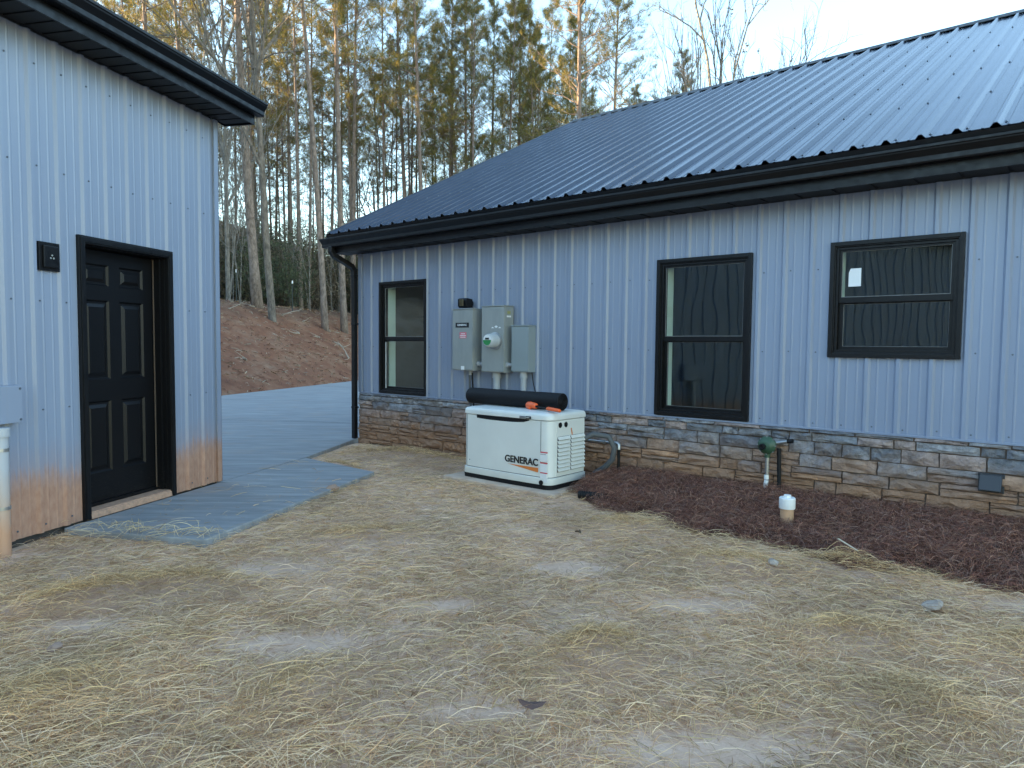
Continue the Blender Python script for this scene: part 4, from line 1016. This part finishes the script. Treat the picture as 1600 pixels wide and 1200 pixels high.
pebble('rock', 2.37, 3.85, .05, M_rock, 'larger flat brown rock in straw at the right side of the yard', 5, .45, .02)
pebble('rock', -2.14, 3.22, .026, M_clod, 'round tan clod in straw at the left foreground', 8, .7, .02, 'clod')
pebble('rock', -1.78, 6.9, .06, M_clod, 'tan clay clod against the far walkway edge', 13, .7, .02, 'clod')
o = MB().box(-.075, .075, -.009, .009, 0, .004).build('wood_chip', mat('pale_wood', (.55,.47,.35), .8)); o.location = (2.28, 4.66, .125); o.rotation_euler = (.1, -.35, 2.2); tag(o, 'pale split wood sliver leaning in straw near the mulch edge', 'wood chip')
def leaf(x, y, rot, col, lab, sz=.045):
    b = MB(); n = 8; vs = [(sz*math.cos(t)*1.4, sz*.55*math.sin(t)*(1+.3*math.cos(3*t)), .012*math.cos(t*2)) for t in [2*math.pi*i/n for i in range(n)]]+[(0, 0, -.006)]
    b.add(vs, [(i, (i+1) % n, n) for i in range(n)]); o = b.build('dead_leaf', mat('leaf_brown', col, .7)); o.location = (x, y, tz(x, y)+float(mound(x, y))+.055); o.rotation_euler = (.2, .2, rot); tag(o, lab, 'leaf')
leaf(.09, 2.74, .3, (.10,.055,.045), 'dark reddish curled leaf in straw at the bottom centre')
leaf(.52, 5.3, 1.3, (.09,.06,.035), 'small dark leaf in straw in front of the generator')

# ------------------------------------------------------------------ woods
def limb_path(p0, az, el, L, n=5, droop=0.0, wob=.12, r_=random):
    pts = [Vector(p0)]; a_, e_ = az, el
    for i in range(n):
        a_ += r_.gauss(0, wob); e_ += r_.gauss(0, wob*.7)+droop
        pts.append(pts[-1]+Vector((math.cos(a_)*math.cos(e_), math.sin(a_)*math.cos(e_), math.sin(e_)))*(L/n))
    return pts
def tufts(C, Dv, nper, Ln, wd, cols, r_):
    """needle bursts: triangles; C centres, Dv directions"""
    n = len(C); m = n*nper
    c = np.repeat(C, nper, 0); d = np.repeat(Dv, nper, 0)+r_.normal(0, .75, (m, 3)); d /= np.linalg.norm(d, axis=1, keepdims=True)+1e-9
    side = np.cross(d, r_.normal(0, 1, (m, 3))); side /= np.linalg.norm(side, axis=1, keepdims=True)+1e-9
    L = (Ln*r_.uniform(.7, 1.25, m))[:, None]
    c = c + r_.normal(0, .06, (m, 3))
    V = np.stack([c+side*wd, c-side*wd, c+d*L], 1).reshape(-1, 3)
    F = np.arange(m*3).reshape(-1, 3)
    cc = np.repeat(np.repeat(cols, nper, 0)*r_.uniform(.75, 1.25, (m, 1)), 3, 0)
    return V, F, cc
def pine_meshes(seed_, H=24.0, r0=.19, cb=.5, spread=2.6, dens=1.0, bend=.12, gold=.3, m=None):
    r_ = random.Random(seed_); nr = np.random.default_rng(seed_)
    b = MB(); n = 12; pts = []; bx, by = r_.uniform(-bend, bend), r_.uniform(-bend, bend); ph = r_.uniform(0, 6)
    for i in range(n+1):
        t_ = i/n; pts.append(Vector((bx*math.sin(t_*3+ph)-bx*math.sin(ph), by*math.sin(t_*2.4+ph)-by*math.sin(ph), H*t_-.3)))
    rad = [r0*(1-.86*(i/n)**1.1)*(1.28 if i == 0 else 1) for i in range(n+1)]
    b.tube(pts, rad, 8)
    def at(t_): 
        f = t_*n; i = min(int(f), n-1); return pts[i].lerp(pts[i+1], f-i)
    C = []; Dv = []
    nl = int(56*dens)
    for k in range(nl):
        t_ = cb + (1-cb)*((k+.5)/nl)**.92; u = (t_-cb)/(1-cb)
        L = spread*(.50+.75*math.sin(math.pi*min(1, u*.82+.18)))*r_.uniform(.6, 1.25)*(1-.55*u); az = r_.uniform(0, 6.28); el = r_.uniform(.05, .5)+.5*u
        lp = limb_path(at(t_), az, el, L, 5, .03, .16, r_); b.tube(lp, [.035*(1-u*.5), .028, .022, .016, .011, .006], 4, False)
        for j in (2, 3, 4, 5):
            for q in range(2 if j < 5 else 1):
                sp = limb_path(lp[j], az+r_.uniform(-1.2, 1.2), el+r_.uniform(-.2, .6), L*r_.uniform(.18, .38), 2, .05, .2, r_)
                b.tube(sp, [.010, .007, .004], 3, False)
                for p in (sp[1], sp[2]):
                    C.append(p); Dv.append((p-lp[j]).normalized()+Vector((0, 0, .4)))
                    if r_.random() < .6: C.append(p+Vector((r_.gauss(0, .14), r_.gauss(0, .14), r_.gauss(0, .10)))); Dv.append(Vector((r_.gauss(0, 1), r_.gauss(0, 1), .7)))
    for k in range(int(20)):      # dead limbs below the crown
        t_ = cb*r_.uniform(.38, 1.0); lp = limb_path(at(t_), r_.uniform(0, 6.28), r_.uniform(-.25, .5), r_.uniform(.4, 2.2), 4, .0, .22, r_)
        b.tube(lp, [.022, .017, .013, .009, .004], 3, False)
        if r_.random() < .4: b.tube(limb_path(lp[2], r_.uniform(0, 6.28), .2, .7, 2, 0, .2, r_), [.008, .006, .003], 3, False)
    tm = b.mesh('trunk'); tm.materials.append(m or M_pbark); tm.shade_smooth()
    C = np.array([tuple(p) for p in C]); Dv = np.array([tuple(p) for p in Dv])
    base = np.array([(.12,.12,.035), (.17,.145,.035), (.08,.095,.035), (.23,.175,.04)]); ci = nr.choice(4, len(C), p=[.4, .3-.1*(1-gold), .3-gold*.2+.1*(1-gold), gold*.2]) if False else nr.choice(4, len(C), p=np.array([.32, .30, .18, .20+gold*.3])/(1+gold*.3))
    V, F, cc = tufts(C, Dv, 12, .23, .0095, base[ci], nr)
    o = npmesh('crown', V, F, M_fol, cc); me = o.data; bpy.data.objects.remove(o)
    return tm, me
def bare_meshes(seed_, H=16, r0=.16, fork=.35, m=None, levels=4, up=.75, leafy=0.0, spread=1.0):
    r_ = random.Random(seed_); b = MB(); br = MB(); C = []
    def grow(p, az, el, L, r, lev, tgt):
        n = 5 if lev < 2 else 3; lp = limb_path(p, az, el, L, n, .02 if lev else 0, (.035 if lev == 0 else .10+.05*lev), r_)
        tgt.tube(lp, [r*(1-.55*i/n) for i in range(n+1)], 8 if lev == 0 else (5 if lev < 2 else 3), False)
        if lev >= levels: C.append(lp[-1]); return
        kids = r_.randint(3, 4) if lev else r_.randint(5, 7)
        for q in range(kids):
            t_ = r_.uniform(fork if lev == 0 else .25, 1.0); f = t_*n; i = min(int(f), n-1); pp = lp[i].lerp(lp[i+1], f-i)
            a2 = r_.uniform(0, 6.28); e2 = max(.25, el*.55+r_.uniform(.05, .55)) if lev == 0 else el+r_.gauss(0, .35)
            grow(pp, a2 if lev == 0 else az+r_.gauss(0, .8), e2, L*r_.uniform(.38, .62)*spread, r*(.42 if lev == 0 else .55), lev+1, br)
        grow(lp[-1], az+r_.gauss(0, .3), min(1.5, el+.05), L*.5, r*.45, lev+1, br)
    grow(Vector((0, 0, -.3)), r_.uniform(0, 6), 1.5, H*.68, r0, 0, b)
    tm = b.mesh('trunk'); tm.materials.append(m or M_gbark); tm.shade_smooth()
    bmh = br.mesh('branches'); bmh.materials.append(m or M_gbark)
    lm = None
    if leafy:
        nr = np.random.default_rng(seed_); Cn = np.array([tuple(p) for p in C if r_.random() < leafy]); 
        V, F, cc = tufts(Cn, nr.normal(0, 1, (len(Cn), 3)), 7, .13, .045, np.array([(.16,.10,.04)])*nr.uniform(.6, 1.4, (len(Cn), 1)), nr)
        o = npmesh('leaves', V, F, M_leaf, cc); lm = o.data; bpy.data.objects.remove(o)
    return tm, bmh, lm
PINES = [pine_meshes(100+i, 24, .17+.02*(i % 3), [.44, .50, .42, .54, .46, .38][i], [2.7, 2.3, 3.1, 2.0, 2.6, 3.0][i], [1.0, .85, 1.15, .8, 1.0, 1.2][i], .3, [.2, .8, .4, .9, .3, .6][i]) for i in range(6)]
BARES = [bare_meshes(200+i, [16, 14, 18, 15][i], [.15, .11, .17, .12][i], [.38, .3, .45, .35][i], [M_gbark, M_gbark, M_dbark, M_gbark][i], 4, leafy=[0, .25, 0, .12][i]) for i in range(4)]
THIN = [bare_meshes(300+i, [8, 7, 9][i], [.035, .03, .045][i], .25, M_gbark, 3) for i in range(3)]
EY_ = 541.0
def put(name, meshes, x, y, sc, rz, lean=(0, 0), label='', group=None, cat='tree', fat=1.0):
    t_ = bpy.data.objects.new(name, None); COL.objects.link(t_); t_.location = (x, y, tz(x, y)); 
    t_.rotation_euler = (lean[1], lean[0], 0); t_.scale = (sc, sc, sc)
    tag(t_, label, cat, group)
    for nm, me in zip(('trunk', 'crown') if len(meshes) == 2 else ('trunk', 'branches', 'leaves'), meshes):
        if me is None: continue
        o = link(nm, me, t_); o.rotation_euler = (0, 0, rz)
        if nm == 'trunk': o.scale = (fat*.78, fat*.78, 1)
    return t_
def from_px(px, Y): return (px-800)/1092.8*Y
# the trees one can tell apart, from left to right: (kind, x at base, x at top of picture, distance, mesh, scale, fatness, label)
NAMED = [
 ('pine_tree', 250, 230, 34, 0, 1.1, 1.1, 'tall pine trunk rising directly above the left building roof edge, leftmost of them'),
 ('pine_tree', 308, 285, 36, 3, 1.1, .85, 'pine trunk above left gutter, second from the picture left'),
 ('bare_tree', 358, 358, 33, 'b0', 1.15, .9, 'thin grey forked trunk just right of the left building corner'),
 ('pine_tree', 403, 372, 31, 2, 1.05, 1.25, 'thick dark leaning pine trunk behind the left gutter end'),
 ('bare_tree', 427, 421, 30, 'b2', 1.15, 1.1, 'pale barked bare tree with curving side limb at top of bank'),
 ('pine_tree', 471, 463, 41, 1, 1.0, .85, 'slim dark pine trunk left of the two straight tall trunks'),
 ('pine_tree', 508, 478, 33, 3, 1.15, 1.0, 'straight grey pine leaning left, base on bank beside a thin sapling'),
 ('pine_tree', 538, 519, 35, 0, 1.15, 1.05, 'straight pine trunk disappearing behind the house gutter corner'),
 ('pine_tree', 552, 548, 43, 5, 1.0, 1.05, 'reddish pine trunk just right of the house gutter corner'),
 ('pine_tree', 664, 640, 42, 1, 1.05, 1.1, 'broad crowned pine rising behind the low left end of roof'),
 ('pine_tree', 642, 634, 50, 3, 1.0, .8, 'thin pine trunk immediately left of broad crowned pine'),
 ('pine_tree', 703, 696, 46, 4, 1.0, 1.0, 'pine trunk behind the roof slope, between the broad crowned pine and the pair'),
 ('pine_tree', 730, 716, 45, 0, 1.05, 1.1, 'thickest pine of the cluster behind the middle of roof slope'),
 ('pine_tree', 768, 762, 47, 2, .98, 1.0, 'pine trunk right of the cluster behind the roof slope'),
 ('pine_tree', 797, 790, 52, 3, 1.0, .9, 'slender pine behind the upper half of roof slope'),
 ('pine_tree', 834, 830, 50, 1, .9, .8, 'smaller thin pine left of the ridge end'),
 ('pine_tree', 900, 898, 37, 2, 1.05, 1.3, 'large sunlit pine with wide open limbs standing above the ridge end'),
 ('pine_tree', 912, 914, 47, 3, 1.0, .8, 'thin pine directly behind the large wide limbed pine'),
 ('pine_tree', 947, 950, 41, 5, .95, 1.15, 'reddish pine right of the large wide limbed pine'),
 ('pine_tree', 1050, 1053, 50, 4, .82, 1.0, 'shorter loose crowned pine above the ridge, left of bare grey tree'),
 ('bare_tree', 1112, 1100, 36, 'b0', 1.25, 1.2, 'large bare grey tree with upswept limbs above the ridge'),
 ('bare_tree', 1098, 1090, 44, 'b2', 1.15, .9, 'slender bare tree behind the large bare grey tree'),
 ('bare_tree', 1207, 1225, 44, 'b3', 1.15, .8, 'leaning bare tree with few brown leaves over the ridge'),
 ('pine_tree', 1285, 1284, 48, 1, .80, .7, 'thin sparse pine standing alone in blue sky over ridge'),
 ('pine_tree', 1340, 1341, 54, 5, .70, .8, 'short green pine top just showing over the right ridge'),
 ('bare_tree', 1368, 1372, 46, 'b1', 1.12, .8, 'rightmost fine twigged bare tree over the ridge'),
]
rt = random.Random(5)
for kind, pb, ptp, Yd, me, sc, fat, lab in NAMED:
    xb = from_px(pb, Yd); zt_ = 1.45+.5*Yd; xt = from_px(ptp, Yd)*1.0; zb_ = tz(xb, Yd)
    lean = math.atan2(xt-xb, (zt_-zb_))
    ms = PINES[me] if isinstance(me, int) else BARES[int(me[1])]
    put(kind, ms, xb, Yd, sc, rt.uniform(0, 6.28), (lean, rt.uniform(-.02, .02)), lab, None, 'tree', fat)
# the woods behind: each still a tree
cnt = 0; placed = []
def try_tree(x, y, dmin):
    if any((x-a)**2+(y-b)**2 < dmin*dmin for a, b in placed): return False
    placed.append((x, y)); return True
k = 0
while k < 108:
    y = rt.uniform(42, 72); px = rt.uniform(120, 1180) if rt.random() < .8 else rt.uniform(120, 720); x = from_px(px, y)
    if not try_tree(x, y, 1.9): continue
    k += 1; sc = rt.uniform(.8, 1.08)*(1 if px < 900 else .72)*(1 if y < 60 else .95)
    put('pine_tree', PINES[rt.randrange(6)], x, y, sc, rt.uniform(0, 6.28), (rt.uniform(-.035, .035), rt.uniform(-.03, .03)), 'one of the many slim pines packed in the woods behind the house', 'pines in the woods behind the house', 'tree', rt.uniform(.75, 1.05))
k = 0
while k < 26:
    y = rt.uniform(47, 62); px = rt.uniform(150, 1420); x = from_px(px, y)
    if y < 46 and bank_t(x, y) < 6: continue
    if not try_tree(x, y, 1.5): continue
    k += 1
    put('bare_tree', BARES[rt.randrange(4)], x, y, rt.uniform(.7, 1.1)*(.9 if px > 950 else 1), 0, (rt.uniform(-.06, .06), rt.uniform(-.05, .05)), 'one of the leafless grey trees scattered among the pines', 'bare trees among the pines', 'tree', rt.uniform(.6, 1.0))
k = 0
while k < 26:
    y = rt.uniform(29.5, 46); px = rt.uniform(300, 640); x = from_px(px, y)
    if bank_t(x, y) < 6.0: continue
    k += 1
    put('sapling', THIN[rt.randrange(3)], x, y, rt.uniform(.6, 1.15), 0, (rt.uniform(-.12, .12), rt.uniform(-.1, .1)), 'thin leafless sapling at the edge of the woods above the bank', 'saplings along the top of the bank', 'sapling', rt.uniform(.7, 1.1))
# undergrowth: a dark mass of evergreen brush and twigs
nr = np.random.default_rng(3)
blobs = []
while len(blobs) < 300:
    y = nr.uniform(37, 66); px = nr.uniform(60, 1150); x = from_px(px, y)
    if bank_t(x, y) < 7.5: continue
    blobs.append((x, y, nr.uniform(1.0, 2.6), nr.uniform(2.0, 4.8 + (y-37)*.13)))
Cs = []; cols_ = []
for (x, y, r_, h_) in blobs:
    m = int(300*r_*h_/4); ph_ = nr.uniform(0, 2*math.pi, m); ct = nr.uniform(-1, 1, m); rr_ = nr.random(m)**.45
    st_ = np.sqrt(1-ct**2)*rr_; P = np.stack([x+r_*st_*np.cos(ph_), y+r_*st_*np.sin(ph_), tz(x, y)+h_*(.55+.55*ct*rr_)+nr.normal(0, .15, m)], -1)
    Cs.append(P); base = np.array([(.07,.085,.045), (.10,.10,.055), (.17,.135,.095), (.14,.105,.075), (.12,.095,.065)])[nr.integers(0, 5)]; cols_.append(np.tile(base, (m, 1))*nr.uniform(.6, 1.4, (m, 1)))
Cs = np.concatenate(Cs); cols_ = np.concatenate(cols_)
V, F, cc = tufts(Cs, nr.normal(0, 1, Cs.shape), 4, .17, .024, cols_, nr)
tag(npmesh('undergrowth', V, F, M_leaf, cc), kind='stuff')
# litter, sticks and fence posts on the bank
n = 26000; y = nr.uniform(16, 48, n); x = nr.uniform(-24, 8, n); t_ = bank_t(x, y); k = (t_ > .05) & (t_ < 10); x, y = x[k], y[k]; n = len(x)
pal = np.array([(.30,.18,.10), (.34,.24,.15), (.20,.09,.055), (.14,.065,.045), (.40,.31,.22)])
ribbons('leaf_litter', np.stack([x, y, terr(x, y)+.01+nr.random(n)*.04], -1), nr.uniform(0, 3.14, n), nr.uniform(.08, .4, n), nr.uniform(.01, .035, n), nr.normal(0, 1, n), nr.random(n)*.05, nr.normal(0, .15, n), pal[nr.integers(0, 5, n)]*nr.uniform(.7, 1.2, n)[:, None], M_needle, 2)
M_stick = mat('dry_stick', (.36, .29, .22), .85)
for i, (px, yy, L) in enumerate([(398, 30.5, .9), (412, 31, 1.2), (475, 32.5, 1.4), (468, 30, .8), (516, 33, 1.5), (537, 31.5, 1.3), (545, 30, 1.6), (530, 34, 1.2), (360, 28, 1.4), (385, 23, 1.2), (440, 31.5, 1.0), (500, 31, 1.1)]):
    x = from_px(px, yy); b = MB(); b.tube(limb_path((0, 0, 0), rt.uniform(0, 6.28), rt.uniform(-.05, .35), L, 4, 0, .2, rt), [.03, .026, .02, .015, .008], 5)
    b.tube(limb_path((0, 0, .02), rt.uniform(0, 6.28), rt.uniform(.1, .6), L*.5, 3, 0, .2, rt), [.018, .014, .01, .005], 4)
    o = b.build('fallen_branch', M_stick); o.location = (x, yy, tz(x, yy)+.05); tag(o, 'dry fallen branch lying on the red clay bank', 'branch', 'fallen branches on the bank')
M_post = mat('dark_steel_post', (.03, .035, .03), .6)
for px, yy, lab in ((370.5, 31.5, 'left of two thin steel fence posts with white tops on the bank'), (457.5, 33.5, 'right of two thin steel fence posts with white tops on the bank')):
    x = from_px(px, yy); p = thing('fence_post', lab, 'post', T((x, yy, tz(x, yy)-.1)))
    b = MB(); b.box(-.022, .022, -.004, .004, 0, 1.42); b.box(-.004, .004, .0045, .03, 0, 1.42); b.build('steel_post', M_post, p)
    MB().box(-.026, .026, -.012, .034, 1.425, 1.56).build('white_tip', M_wht, p)
b = MB()
for hh in (.5, .95, 1.3):
    pts = []
    for px, yy in ((300, 30), (335, 30.6), (370.5, 31.5), (457.5, 33.5), (520, 35.2), (580, 37)):
        x = from_px(px, yy); pts.append((x, yy, tz(x, yy)+hh))
    b.tube(pts, .0028, 3, False)
tag(b.build('fence_wire', M_post), 'thin wires strung between the fence posts on the bank', 'wire')
